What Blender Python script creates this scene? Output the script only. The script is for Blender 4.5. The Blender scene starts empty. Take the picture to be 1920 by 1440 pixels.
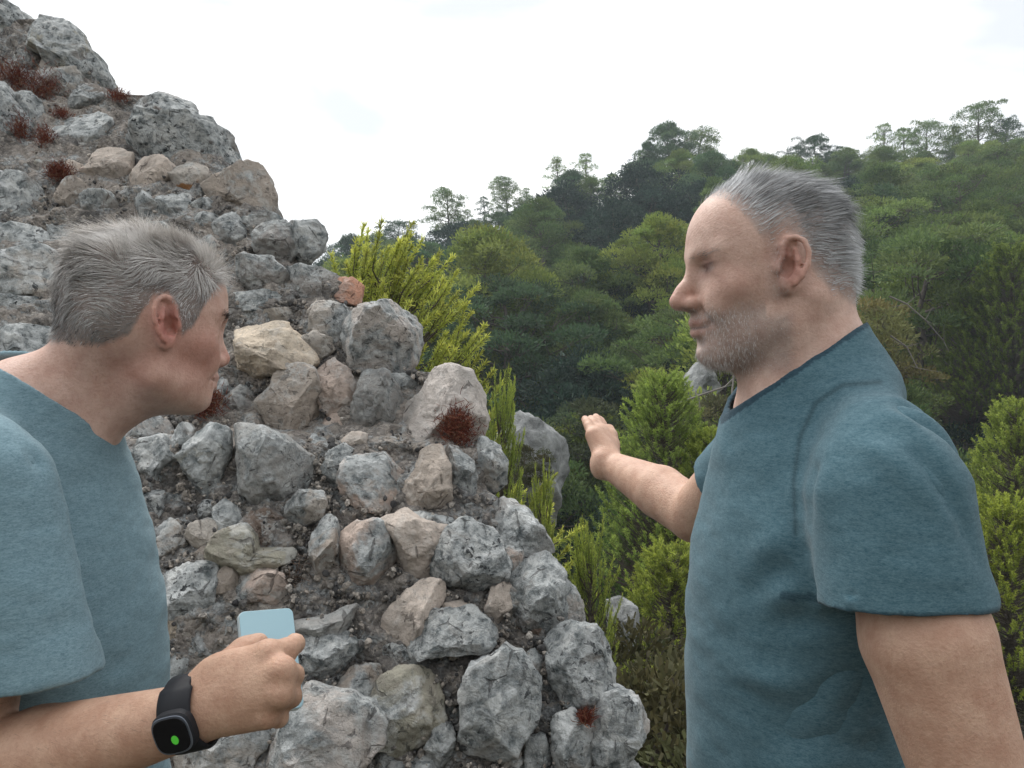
import bpy, math, random
import numpy as np
from mathutils import Vector, Matrix

# ------------------------------------------------------------------ camera, sky, sun, exposure
S = bpy.context.scene
COL = S.collection
F = 1478.0
CAMZ = 1.5
cam_d = bpy.data.cameras.new('camera')
cam = bpy.data.objects.new('camera', cam_d)
COL.objects.link(cam)
cam.location = (0, 0, CAMZ)
cam.rotation_euler = (math.radians(90), 0, 0)
cam_d.sensor_width = 36.0
cam_d.lens = 36.0 * F / 1920.0
cam_d.clip_start = 0.05
cam_d.clip_end = 2000
cam_d.dof.use_dof = False
S.camera = cam

SUN_DIR = Vector((-0.30, 0.50, 0.80)).normalized()
sun_elev = math.asin(SUN_DIR.z)
sun_az = math.atan2(SUN_DIR.x, SUN_DIR.y)
W = bpy.data.worlds.new('World')
S.world = W
W.use_nodes = True
wn = W.node_tree
wn.nodes.clear()
def wnode(t, **k):
    n = wn.nodes.new(t)
    for a, b in k.items():
        setattr(n, a, b)
    return n
w_out = wnode('ShaderNodeOutputWorld')
w_bg = wnode('ShaderNodeBackground')
w_bg.inputs['Strength'].default_value = 0.1
w_sky = wnode('ShaderNodeTexSky', sky_type='NISHITA', sun_disc=False, sun_elevation=sun_elev, sun_rotation=sun_az)
w_tc = wnode('ShaderNodeTexCoord')
w_map = wnode('ShaderNodeMapping')
w_map.inputs['Scale'].default_value = (1.0, 1.0, 3.2)
w_n = wnode('ShaderNodeTexNoise')
w_n.inputs['Scale'].default_value = 2.3
w_n.inputs['Detail'].default_value = 5
w_n.inputs['Roughness'].default_value = 0.5
w_n.inputs['Distortion'].default_value = 0.35
w_r = wnode('ShaderNodeValToRGB')
w_r.color_ramp.elements[0].position = 0.42
w_r.color_ramp.elements[0].color = (4.3, 4.4, 4.5, 1)
w_r.color_ramp.elements[1].position = 0.68
w_r.color_ramp.elements[1].color = (9.0, 8.9, 8.6, 1)
w_mix = wnode('ShaderNodeMix', data_type='RGBA')
w_mix.inputs['Factor'].default_value = 0.93
wn.links.new(w_tc.outputs['Generated'], w_map.inputs['Vector'])
wn.links.new(w_map.outputs['Vector'], w_n.inputs['Vector'])
wn.links.new(w_n.outputs['Fac'], w_r.inputs['Fac'])
wn.links.new(w_sky.outputs['Color'], w_mix.inputs['A'])
wn.links.new(w_r.outputs['Color'], w_mix.inputs['B'])
wn.links.new(w_mix.outputs['Result'], w_bg.inputs['Color'])
wn.links.new(w_bg.outputs['Background'], w_out.inputs['Surface'])

sun_d = bpy.data.lights.new('sun', 'SUN')
sun_d.energy = 1.5
sun_d.angle = math.radians(35)
sun_d.color = (1.0, 0.97, 0.93)
sun = bpy.data.objects.new('sun', sun_d)
COL.objects.link(sun)
sun.rotation_euler = (-SUN_DIR).to_track_quat('-Z', 'Y').to_euler()
sun.location = (-20, 15, 60)

S.view_settings.view_transform = 'Standard'
S.view_settings.look = 'None'
S.view_settings.exposure = 1.16
S.view_settings.gamma = 1.0
S.view_settings.use_curve_mapping = False
S.cycles.max_bounces = 5
S.cycles.diffuse_bounces = 3
S.cycles.transparent_max_bounces = 8

rng = np.random.default_rng(7)
random.seed(7)

def at(px, py, Y):
    return np.array([(px - 960) / F * Y, Y, CAMZ - (py - 720) / F * Y])

# ------------------------------------------------------------------ noise in numpy
_perm = np.random.default_rng(11).permutation(4096).astype(np.int64)
_vals = np.random.default_rng(12).uniform(-1, 1, 4096).astype(np.float32)
def vnoise(p):
    i = np.floor(p).astype(np.int64)
    f = (p - i).astype(np.float32)
    f = f * f * f * (f * (f * 6 - 15) + 10)
    def h(a, b, c):
        return _vals[(_perm[(_perm[(_perm[(i[:, 0] + a) & 4095] + i[:, 1] + b) & 4095] + i[:, 2] + c) & 4095])]
    fx, fy, fz = f[:, 0], f[:, 1], f[:, 2]
    def lx(b, c):
        return h(0, b, c) * (1 - fx) + h(1, b, c) * fx
    y0 = lx(0, 0) * (1 - fy) + lx(1, 0) * fy
    y1 = lx(0, 1) * (1 - fy) + lx(1, 1) * fy
    return y0 * (1 - fz) + y1 * fz
def fbm(p, octv=4, rough=0.5, lac=2.03):
    a, s, t = 1.0, 0.0, 0.0
    q = np.asarray(p, dtype=np.float64)
    for k in range(octv):
        s = s + a * vnoise(q + 17.3 * k)
        t += a
        a *= rough
        q = q * lac
    return s / t
def ridged(p, octv=4, rough=0.5):
    a, s, t = 1.0, 0.0, 0.0
    q = np.asarray(p, dtype=np.float64)
    for k in range(octv):
        s = s + a * (1 - 2.2 * np.abs(vnoise(q + 9.1 * k)))
        t += a
        a *= rough
        q = q * 2.07
    return s / t

def worley(p):
    p = np.asarray(p, float)
    i = np.floor(p).astype(np.int64)
    best = np.full(len(p), 9.0)
    for a in (-1, 0, 1):
        for b in (-1, 0, 1):
            for c in (-1, 0, 1):
                j = i + np.array([a, b, c])
                h = _perm[(_perm[(_perm[j[:, 0] & 4095] + j[:, 1]) & 4095] + j[:, 2]) & 4095]
                f = np.stack([_vals[h], _vals[(h + 1301) & 4095], _vals[(h + 2777) & 4095]], 1) * .5 + .5
                best = np.minimum(best, ((j + f - p) ** 2).sum(1))
    return np.sqrt(best)

# ------------------------------------------------------------------ object helpers
def mesh_np(name, v, faces=None, smooth=True, mat=None):
    """faces: (n,3) or (n,4) array"""
    me = bpy.data.meshes.new(name)
    v = np.ascontiguousarray(v, dtype=np.float32)
    faces = np.ascontiguousarray(faces, dtype=np.int32)
    n, k = faces.shape
    me.vertices.add(len(v))
    me.vertices.foreach_set('co', v.ravel())
    me.loops.add(n * k)
    me.loops.foreach_set('vertex_index', faces.ravel())
    me.polygons.add(n)
    me.polygons.foreach_set('loop_start', np.arange(0, n * k, k, dtype=np.int32))
    me.polygons.foreach_set('loop_total', np.full(n, k, dtype=np.int32))
    me.polygons.foreach_set('use_smooth', np.full(n, smooth, dtype=bool))
    if mat:
        me.materials.append(mat)
    me.update(calc_edges=True)
    me.validate()
    return me
def link(name, me, parent=None, loc=None):
    o = bpy.data.objects.new(name, me)
    COL.objects.link(o)
    if parent is not None:
        o.parent = parent
    if loc is not None:
        o.location = loc
    return o
def tag(o, label=None, cat=None, group=None, kind=None):
    if label: o['label'] = label
    if cat: o['category'] = cat
    if group: o['group'] = group
    if kind: o['kind'] = kind
    return o
def empty(name, loc=(0, 0, 0), rz=0.0):
    o = bpy.data.objects.new(name, None)
    COL.objects.link(o)
    o.location = loc
    o.rotation_euler = (0, 0, rz)
    o.empty_display_size = 0.1
    return o
def vattr(me, name, col):
    a = me.color_attributes.new(name, 'FLOAT_COLOR', 'POINT')
    c = np.ones((len(me.vertices), 4), dtype=np.float32)
    c[:, :3] = col
    a.data.foreach_set('color', c.ravel())

# ------------------------------------------------------------------ material helper
class Mat:
    def __init__(s, name, rough=0.8, spec=0.3):
        s.m = bpy.data.materials.new(name)
        s.m.use_nodes = True
        s.t = s.m.node_tree
        s.b = s.t.nodes['Principled BSDF']
        s.out = s.t.nodes['Material Output']
        s.b.inputs['Roughness'].default_value = rough
        s.b.inputs['Specular IOR Level'].default_value = spec
    def n(s, t, inp=None, **k):
        n = s.t.nodes.new(t)
        for a, b in k.items():
            setattr(n, a, b)
        for a, b in (inp or {}).items():
            if isinstance(b, bpy.types.NodeSocket):
                s.t.links.new(b, n.inputs[a])
            else:
                n.inputs[a].default_value = b
        return n
    def noise(s, vec, scale, detail=4, rough=0.55, dist=0.0):
        return s.n('ShaderNodeTexNoise', {'Vector': vec, 'Scale': scale, 'Detail': detail, 'Roughness': rough, 'Distortion': dist}).outputs['Fac']
    def ramp(s, fac, stops, mode='LINEAR'):
        n = s.n('ShaderNodeValToRGB', {'Fac': fac})
        cr = n.color_ramp
        cr.interpolation = mode
        while len(cr.elements) < len(stops):
            cr.elements.new(0.5)
        for e, (p, c) in zip(cr.elements, stops):
            e.position = p
            e.color = (c, c, c, 1) if not hasattr(c, '__len__') else (*c, 1)
        return n.outputs['Color']
    def mix(s, fac, a, b, blend='MIX'):
        n = s.n('ShaderNodeMix', data_type='RGBA', blend_type=blend)
        for k, v in (('Factor', fac), ('A', a), ('B', b)):
            sock = [i for i in n.inputs if i.name == k and (i.type == 'RGBA' if k != 'Factor' else i.type == 'VALUE')][0]
            if isinstance(v, bpy.types.NodeSocket):
                s.t.links.new(v, sock)
            else:
                sock.default_value = v if k == 'Factor' else (*v, 1)
        return [o for o in n.outputs if o.type == 'RGBA'][0]
    def math(s, op, a, b=None, c=None, clamp=False):
        n = s.t.nodes.new('ShaderNodeMath')
        n.operation = op
        n.use_clamp = clamp
        for i, v in enumerate((a, b, c)):
            if v is None: continue
            if isinstance(v, bpy.types.NodeSocket):
                s.t.links.new(v, n.inputs[i])
            else:
                n.inputs[i].default_value = v
        return n.outputs[0]
    def color(s, sock):
        s.t.links.new(sock, s.b.inputs['Base Color'])
    def bump(s, h, strength=0.5, dist=0.01):
        n = s.n('ShaderNodeBump', {'Height': h, 'Strength': strength, 'Distance': dist})
        s.t.links.new(n.outputs['Normal'], s.b.inputs['Normal'])
    def pos(s):
        return s.n('ShaderNodeNewGeometry').outputs['Position']

def make_rock_mat():
    M = Mat('weathered_limestone', 0.92, 0.15)
    P = M.pos()
    oi = M.n('ShaderNodeObjectInfo')
    tint, lich = oi.outputs['Color'], oi.outputs['Alpha']
    rnd = oi.outputs['Random']
    off = M.n('ShaderNodeVectorMath', {0: P}, operation='ADD')
    cmb = M.n('ShaderNodeCombineXYZ', {'X': M.math('MULTIPLY', rnd, 13.7), 'Y': M.math('MULTIPLY', rnd, 7.1), 'Z': M.math('MULTIPLY', rnd, 3.3)})
    M.t.links.new(cmb.outputs[0], off.inputs[1])
    vs_ = M.n('ShaderNodeVectorMath', {0: off.outputs[0]}, operation='SCALE')
    M.t.links.new(M.math('MULTIPLY_ADD', rnd, .75, .5), vs_.inputs['Scale'])
    V = vs_.outputs[0]
    big = M.noise(V, 9, 5, 0.62, 0.4)
    mid = M.noise(V, 34, 6, 0.68, 0.3)
    fine = M.noise(V, 150, 5, 0.7)
    # bare stone
    bare = M.mix(M.ramp(big, [(0.36, 0.0), (0.64, 1.0)]), (0.47, 0.44, 0.41), (0.74, 0.675, 0.62))
    bare = M.mix(1.0, bare, tint, 'MULTIPLY')
    bare = M.mix(M.ramp(mid, [(0.45, 0.0), (0.66, 0.4)]), bare, (0.42, 0.37, 0.33))
    # grey weathered / lichen crust
    crust = M.mix(M.ramp(mid, [(0.34, 0.0), (0.60, 1.0)]), (0.13, 0.15, 0.155), (0.56, 0.58, 0.58))
    sel = M.noise(V, 6.5, 6, 0.66, 0.6)
    upn = M.n('ShaderNodeSeparateXYZ', {0: M.n('ShaderNodeNewGeometry').outputs['Normal']}).outputs['Z']
    thr = M.math('ADD', M.math('MULTIPLY', lich, 0.55), M.math('MULTIPLY', upn, 0.05))
    d = M.math('SUBTRACT', M.math('ADD', sel, thr), 0.78)
    f = M.math('MULTIPLY', d, 9.0, clamp=True)
    col = M.mix(f, bare, crust)
    # pale lichen patches
    pale = M.ramp(M.noise(V, 21, 5, 0.6, 0.7), [(0.545, 0.0), (0.60, 1.0)])
    col = M.mix(M.math('MULTIPLY', pale, M.math('MULTIPLY', lich, 0.85)), col, (0.68, 0.69, 0.675))
    # black lichen spots of several sizes
    s1 = M.ramp(M.noise(V, 48, 4, 0.62, 0.5), [(0.585, 0.0), (0.615, 1.0)])
    s2 = M.ramp(M.noise(V, 120, 3, 0.6, 0.2), [(0.615, 0.0), (0.66, 1.0)])
    patch = M.ramp(M.noise(V, 11, 3, 0.55, 0.3), [(0.44, 0.10), (0.60, 1.0)])
    lk = M.math('MULTIPLY', M.math('MULTIPLY_ADD', lich, 0.95, 0.10, clamp=True), patch)
    col = M.mix(M.math('MULTIPLY', s1, lk), col, (0.028, 0.032, 0.036))
    col = M.mix(M.math('MULTIPLY', s2, M.math('MULTIPLY', lk, 0.8)), col, (0.05, 0.052, 0.055))
    brn = M.ramp(M.noise(V, 7.3, 4, 0.6, 0.5), [(0.60, 0.0), (0.70, 0.5)])
    col = M.mix(M.math('MULTIPLY', brn, M.math('SUBTRACT', 1.0, pale)), col, (0.20, 0.155, 0.12))
    # ochre crust, rare
    oc = M.ramp(M.noise(V, 5.2, 3, 0.5), [(0.735, 0.0), (0.76, 0.9)])
    col = M.mix(oc, col, (0.30, 0.13, 0.035))
    # cracks
    vo = M.n('ShaderNodeTexVoronoi', {'Vector': V, 'Scale': 15.0}, feature='DISTANCE_TO_EDGE')
    wob = M.noise(V, 22, 3)
    ck = M.ramp(M.math('ADD', vo.outputs['Distance'], M.math('MULTIPLY_ADD', wob, 0.35, -0.14)), [(0.0, 1.0), (0.022, 0.0)])
    col = M.mix(M.math('MULTIPLY', ck, 0.55), col, (0.05, 0.045, 0.042))
    M.color(col)
    h = M.math('ADD', M.math('MULTIPLY', mid, 0.9), M.math('MULTIPLY', fine, 0.5))
    h = M.math('SUBTRACT', h, M.math('MULTIPLY', ck, 0.25))
    h = M.math('SUBTRACT', h, M.math('MULTIPLY', s1, 0.15))
    M.bump(h, 1.0, 0.02)
    return M.m
ROCK = make_rock_mat()

def make_mortar_mat():
    M = Mat('lime_mortar_rubble', 0.95, 0.1)
    P = M.pos()
    big = M.noise(P, 4.0, 5, 0.6, 0.5)
    mid = M.noise(P, 40, 6, 0.75)
    vo = M.n('ShaderNodeTexVoronoi', {'Vector': P, 'Scale': 85.0, 'Randomness': 1.0})
    grain = M.n('ShaderNodeSeparateXYZ', {0: vo.outputs['Color']}).outputs['X']
    base = M.mix(M.ramp(big, [(0.38, 0.0), (0.62, 1.0)]), (0.17, 0.165, 0.16), (0.46, 0.41, 0.365))
    col = M.mix(M.ramp(mid, [(0.40, 0.0), (0.62, 0.6)]), base, (0.075, 0.07, 0.066))
    lc = M.ramp(M.noise(P, 13, 5, .65, .4), [(.50, 0.0), (.60, .9)])
    col = M.mix(lc, col, M.mix(M.ramp(mid, [(.40, 0.0), (.58, 1.0)]), (.14, .15, .155), (.50, .52, .52)))
    col = M.mix(M.ramp(grain, [(0.72, 0.0), (0.95, 0.8)]), col, (0.42, 0.385, 0.345))
    M.color(col)
    h = M.math('ADD', M.math('MULTIPLY', mid, 1.0), M.math('MULTIPLY', vo.outputs['Distance'], -0.8))
    M.bump(h, 1.0, 0.014)
    return M.m
MORTAR = make_mortar_mat()

def make_pebble_mat():
    M = Mat('rubble_chips', 0.95, 0.1)
    g = M.n('ShaderNodeNewGeometry')
    r = g.outputs['Random Per Island']
    base = M.ramp(r, [(0.0, (0.05, 0.05, 0.052)), (0.25, (0.16, 0.155, 0.15)), (0.5, (0.28, 0.26, 0.235)), (0.8, (0.38, 0.335, 0.29)), (1.0, (0.55, 0.51, 0.46))])
    mid = M.noise(g.outputs['Position'], 110, 5, 0.7)
    col = M.mix(M.ramp(mid, [(0.45, 0.0), (0.62, 0.8)]), base, (0.06, 0.06, 0.062))
    M.color(col)
    M.bump(mid, 0.8, 0.006)
    return M.m
CHIP = make_pebble_mat()
# ------------------------------------------------------------------ the ruined wall
_yk_py = np.array([-400, 0, 180, 400, 560, 700, 800, 830, 900, 1100, 1440, 1800], float)
_yk_Y = np.array([5.6, 4.5, 4.0, 3.35, 3.0, 2.78, 2.66, 2.5, 2.42, 2.2, 1.95, 1.8])
def Ywall(px, py):
    return np.interp(py, _yk_py, _yk_Y) + 0.00012 * (np.asarray(px) - 500)
SIL = [(-700, -620), (-420, -330), (-160, -90), (0, 2), (30, 20), (48, 48), (130, 46), (160, 90), (190, 145), (208, 178), (300, 185), (360, 212), (420, 262), (432, 306), (480, 322),
       (505, 380), (522, 415), (590, 430), (600, 470), (572, 492), (640, 520), (664, 540), (664, 572), (735, 585), (768, 620), (770, 660), (765, 690),
       (840, 705), (885, 745), (888, 800), (880, 830), (930, 850), (935, 880), (925, 925), (965, 950), (1010, 1010), (1015, 1035), (1000, 1050),
       (1050, 1080), (1082, 1130), (1082, 1170), (1080, 1190), (1125, 1215), (1140, 1250), (1135, 1290), (1170, 1322), (1210, 1380), (1195, 1430), (1240, 1500), (1330, 1650), (1500, 1900), (1650, 2200)]
SIL = np.array(SIL, float)
def xsil(py):
    return np.interp(py, SIL[:, 1], SIL[:, 0])

STONES = [
 # polygon, tint, lichen amount, push forward
 ([(-60,-60),(0,2),(35,20),(45,55),(35,90),(0,98),(-60,90)], 'g', .9, .0),
 ([(45,52),(70,38),(115,42),(145,62),(155,88),(172,100),(182,125),(200,160),(208,185),(190,205),(140,180),(125,150),(100,110),(60,95),(35,80)], 'o', .75, .0),
 ([(137,178),(160,160),(195,168),(210,200),(185,218),(142,210)], 'd', .6, .0),
 ([(60,98),(105,105),(130,118),(145,150),(136,185),(133,215),(100,205),(80,160)], 'w', .55, .02),
 ([(15,185),(50,172),(75,195),(97,225),(90,245),(60,245),(38,222),(12,200)], 'b', .8, .02),
 ([(-40,160),(0,165),(30,205),(60,245),(70,290),(40,310),(-10,300),(-60,260)], 'b', .85, .0),
 ([(98,240),(130,212),(165,208),(195,225),(190,262),(150,300),(110,300),(92,270)], 'g', .7, .0),
 ([(205,212),(225,190),(260,178),(295,175),(345,190),(366,220),(330,232),(260,235),(215,232)], 'g', .75, -.05),
 ([(200,225),(260,215),(330,222),(370,218),(410,235),(432,270),(438,314),(400,322),(350,300),(290,297),(240,285),(205,262),(190,240)], 'g', .85, .04),
 ([(178,278),(195,272),(236,286),(236,312),(220,347),(150,340),(155,325),(172,312)], 'c', .12, .06),
 ([(238,312),(262,288),(290,288),(316,312),(318,332),(305,366),(280,352),(245,346)], 'c', .1, .05),
 ([(318,318),(345,300),(375,308),(390,340),(383,364),(345,370),(322,352)], 'w', .3, .04),
 ([(384,345),(430,325),(455,308),(478,310),(494,338),(510,385),(520,414),(470,410),(440,390),(388,366)], 't', .4, .04),
 ([(128,302),(150,308),(158,325),(148,342),(133,330)], 'c', .2, .02),
 ([(-40,315),(30,328),(52,345),(72,380),(70,412),(0,408),(-40,400)], 'b', .85, .03),
 ([(98,345),(140,338),(162,365),(152,412),(115,422),(98,382)], 't', .5, .02),
 ([(155,366),(200,362),(222,388),(205,420),(160,405)], 'g', .7, .0),
 ([(-40,420),(60,425),(100,450),(90,475),(20,472),(-40,470)], 'o', .9, .0),
 ([(480,445),(500,420),(530,416),(550,430),(552,470),(535,492),(500,488),(484,470)], 'g', .6, .06),
 ([(545,420),(590,418),(607,440),(602,465),(578,490),(545,488),(535,455)], 'g', .7, .03),
 ([(402,412),(430,397),(452,412),(457,450),(430,476),(405,458)], 'b', .7, .02),
 ([(455,408),(515,402),(528,418),(485,430),(470,457),(456,445)], 'g', .8, .0),
 ([(-40,478),(20,476),(60,462),(100,485),(108,520),(92,545),(60,552),(20,560),(-40,556)], 'w', .8, .05),
 ([(-40,620),(40,612),(97,620),(92,660),(40,692),(-40,700)], 'g', .9, .02),
 ([(-40,556),(40,562),(95,560),(98,600),(50,615),(-40,612)], 'd', .9, -.04),
 ([(428,492),(455,484),(502,488),(532,510),(542,540),(520,547),(470,556),(433,546)], 'g', .5, .04),
 ([(438,552),(500,545),(536,560),(530,582),(470,596),(440,582)], 'd', .85, .0),
 ([(535,505),(560,500),(600,505),(632,520),(638,550),(600,563),(550,550)], 'g', .6, .03),
 ([(626,518),(660,522),(676,535),(671,572),(638,563),(624,540)], 'r', .25, .02),
 ([(423,652),(434,620),(460,613),(500,598),(530,604),(550,635),(577,660),(582,680),(550,689),(500,700),(440,713),(425,682)], 'y', .22, .12),
 ([(465,610),(500,583),(540,578),(546,600),(530,606),(498,600)], 'w', .5, .02),
 ([(568,592),(595,570),(642,574),(658,592),(662,620),(645,652),(620,650),(600,622),(568,606)], 'w', .5, .05),
 ([(572,635),(590,624),(616,635),(622,655),(602,672),(594,687),(575,662)], 'w', .45, .08),
 ([(648,642),(660,602),(680,580),(722,572),(757,582),(780,605),(784,650),(770,682),(740,696),(700,690),(665,686),(645,668)], 'k', .55, .08),
 ([(468,792),(498,740),(525,700),(550,692),(580,705),(592,740),(598,790),(590,812),(560,822),(520,816),(475,803)], 't', .4, .07),
 ([(578,712),(600,690),(622,672),(646,695),(666,740),(660,767),(640,792),(615,772),(595,742)], 'p', .4, .05),
 ([(603,797),(625,775),(656,785),(662,806),(630,814),(600,812)], 'p', .1, .0),
 ([(680,703),(715,699),(741,725),(747,750),(732,790),(731,815),(700,824),(665,806),(662,760),(671,730)], 'b', .4, .06),
 ([(746,772),(790,738),(800,708),(840,696),(877,711),(897,750),(899,790),(886,832),(860,846),(815,836),(780,826),(750,802)], 'k', .22, .08),
 ([(720,705),(760,703),(792,730),(762,748),(735,732)], 'd', .7, .0),
 ([(884,832),(912,824),(936,839),(946,870),(943,905),(925,926),(896,925),(888,880)], 'w', .7, .0),
 ([(823,842),(850,839),(885,868),(896,920),(880,936),(850,946),(843,900),(828,862)], 'd', .75, .03),
 ([(743,927),(780,885),(785,855),(800,842),(821,847),(836,880),(839,930),(836,966),(800,969),(760,956),(741,942)], 't', .25, .06),
 ([(648,866),(665,856),(715,857),(731,880),(754,890),(751,922),(735,952),(690,950),(655,932),(644,905)], 'p', .55, .05),
 ([(603,890),(615,850),(640,837),(663,850),(656,872),(641,906),(610,912)], 'd', .9, .02),
 ([(628,832),(660,811),(686,814),(686,836),(660,847)], 'c', .2, .03),
 ([(738,865),(780,864),(776,892),(745,892)], 'c', .25, .0),
 ([(920,952),(962,935),(986,955),(1012,990),(1036,1030),(1008,1041),(976,1051),(940,1022),(903,990)], 'b', .6, .04),
 ([(720,985),(760,968),(800,988),(842,1000),(842,1032),(812,1062),(800,1096),(780,1092),(755,1062),(733,1030)], 'c', .2, .06),
 ([(738,965),(790,962),(848,975),(840,998),(792,996),(748,985)], 'b', .85, .05),
 ([(835,1010),(870,983),(920,1003),(946,1060),(941,1087),(900,1102),(840,1102),(813,1085),(818,1040)], 'b', .8, .08),
 ([(938,1010),(975,1028),(977,1060),(955,1097),(940,1102),(928,1060)], 'p', .55, .03),
 ([(638,1010),(665,988),(715,988),(737,1045),(726,1082),(700,1102),(665,1097),(633,1060)], 'p', .45, .06),
 ([(590,975),(605,968),(626,985),(631,1040),(629,1082),(606,1124),(584,1122),(581,1040)], 't', .6, .06),
 ([(213,832),(245,790),(270,777),(306,790),(317,815),(260,826),(222,838)], 'k', .6, .03),
 ([(220,838),(300,825),(326,860),(336,900),(310,927),(270,908),(245,870)], 'd', .9, .0),
 ([(314,830),(340,795),(359,800),(351,837),(335,852),(320,850)], 'g', .8, .05),
 ([(338,862),(352,830),(385,800),(421,815),(419,860),(411,880),(406,927),(370,932),(354,910),(350,885)], 'o', .7, .05),
 ([(418,852),(430,815),(455,808),(500,813),(541,838),(572,863),(585,880),(562,912),(546,937),(520,957),(490,947),(450,932),(408,907)], 'b', .5, .08),
 ([(366,950),(385,937),(407,950),(402,977),(375,972)], 'd', .8, .02),
 ([(396,962),(415,941),(441,955),(454,985),(430,1007),(403,1000)], 'd', .85, .03),
 ([(448,972),(500,958),(532,985),(542,1028),(500,1040),(465,1018)], 'm', .7, .0),
 ([(528,952),(560,924),(600,924),(607,945),(601,967),(575,984),(545,977)], 'w', .5, .07),
 ([(288,1000),(305,974),(326,980),(347,1005),(341,1037),(299,1042)], 't', .6, .03),
 ([(342,1027),(359,985),(386,974),(400,990),(391,1022),(370,1034)], 'w', .4, .05),
 ([(401,1022),(425,1000),(456,989),(472,1010),(478,1040),(512,1034),(541,1032),(541,1050),(500,1064),(450,1077),(420,1067),(401,1042)], 'o', .5, .07),
 ([(360,1047),(380,1025),(400,1030),(401,1054),(375,1057)], 't', .5, .03),
 ([(401,1082),(420,1065),(439,1075),(442,1095),(426,1114),(404,1107)], 't', .2, .04),
 ([(431,1120),(445,1085),(480,1074),(517,1080),(533,1112),(521,1142),(480,1142)], 'p', .55, .04),
 ([(298,1087),(340,1065),(391,1060),(402,1100),(391,1142),(340,1157),(304,1147)], 'd', .9, .03),
 ([(543,1168),(600,1163),(640,1144),(670,1134),(667,1152),(647,1187),(600,1194),(558,1188)], 'b', .45, .06),
 ([(300,1160),(370,1158),(387,1180),(362,1202),(300,1198)], 'y', .4, .0),
 ([(728,1152),(760,1118),(790,1094),(827,1100),(832,1130),(802,1160),(777,1200),(745,1217),(718,1190)], 'c', .2, .05),
 ([(638,1282),(660,1259),(706,1259),(714,1290),(697,1322),(660,1332),(638,1312)], 't', .55, .04),
 ([(475,1407),(499,1370),(545,1338),(565,1310),(602,1314),(640,1324),(682,1337),(702,1360),(697,1397),(650,1442),(600,1467),(500,1467),(476,1430)], 'k', .6, .09),
 ([(698,1322),(714,1290),(750,1269),(802,1269),(823,1300),(828,1350),(812,1387),(760,1402),(715,1382),(698,1350)], 'o', .5, .06),
 ([(298,1407),(390,1370),(470,1368),(492,1400),(452,1455),(328,1455)], 'w', .6, .05),
 ([(773,1187),(800,1155),(880,1149),(907,1175),(920,1200),(900,1217),(850,1217),(775,1227),(763,1215)], 'b', .7, .08),
 ([(820,1137),(870,1129),(883,1150),(820,1157)], 'c', .05, .05),
 ([(923,1107),(955,1094),(967,1130),(951,1147),(920,1182),(913,1140)], 'c', .35, .04),
 ([(958,1087),(990,1050),(1032,1047),(1062,1080),(1066,1130),(1062,1172),(1000,1182),(965,1157),(953,1120)], 'b', .65, .05),
 ([(1048,1077),(1082,1110),(1096,1160),(1092,1186),(1063,1183),(1053,1140)], 'k', .7, .0),
 ([(960,1160),(1000,1172),(1060,1182),(1030,1200),(975,1190)], 'm', .4, -.01),
 ([(1018,1202),(1060,1184),(1117,1189),(1142,1220),(1154,1260),(1142,1302),(1100,1317),(1060,1307),(1038,1280),(1034,1230)], 'b', .75, .07),
 ([(988,1232),(1005,1221),(1017,1240),(1012,1282),(1001,1302),(986,1270)], 'b', .6, .03),
 ([(870,1302),(885,1260),(925,1248),(945,1226),(977,1240),(1004,1290),(1002,1332),(986,1362),(960,1392),(930,1402),(900,1422),(868,1402),(873,1350)], 'b', .75, .09),
 ([(800,1402),(820,1364),(846,1364),(852,1395),(842,1432),(815,1442),(802,1422)], 'b', .6, .04),
 ([(1113,1322),(1150,1298),(1192,1319),(1230,1375),(1217,1412),(1182,1442),(1130,1442),(1113,1390)], 'k', .75, .04),
 ([(1043,1362),(1075,1344),(1112,1370),(1120,1397),(1092,1442),(1045,1442),(1038,1402)], 'b', .75, .06),
 ([(988,1392),(1020,1384),(1032,1420),(1027,1462),(984,1462)], 'b', .7, .03),
 ([(558,1192),(620,1194),(682,1215),(692,1245),(640,1267),(580,1262),(553,1230)], 'd', .85, .03),
 ([(688,1232),(740,1209),(830,1234),(852,1260),(780,1267),(710,1267)], 'd', .8, .0),
 ([(858,1222),(950,1222),(930,1240),(880,1248)], 'm', .5, -.02),
 ([(250,930),(300,925),(300,965),(285,1000),(255,990)], 'd', .9, .0),
 ([(1095,1440),(1190,1440),(1250,1500),(1230,1580),(1110,1590)], 'b', .7, .02),
 ([(700,1450),(800,1445),(860,1480),(830,1560),(710,1560)], 'b', .7, .03),
 ([(880,1450),(980,1465),(1070,1460),(1070,1560),(900,1570)], 'w', .7, .03),
]
TINT = {'g': (.60,.62,.64), 'b': (.62,.68,.72), 'o': (.66,.68,.60), 'd': (.36,.35,.34), 'w': (.92,.92,.90), 'c': (1.08,1.02,.97),
        't': (.78,.735,.69), 'p': (.98,.87,.82), 'r': (.85,.50,.38), 'y': (1.12,1.04,.90), 'k': (1.05,1.05,1.06), 'm': (.38,.31,.27)}

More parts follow.
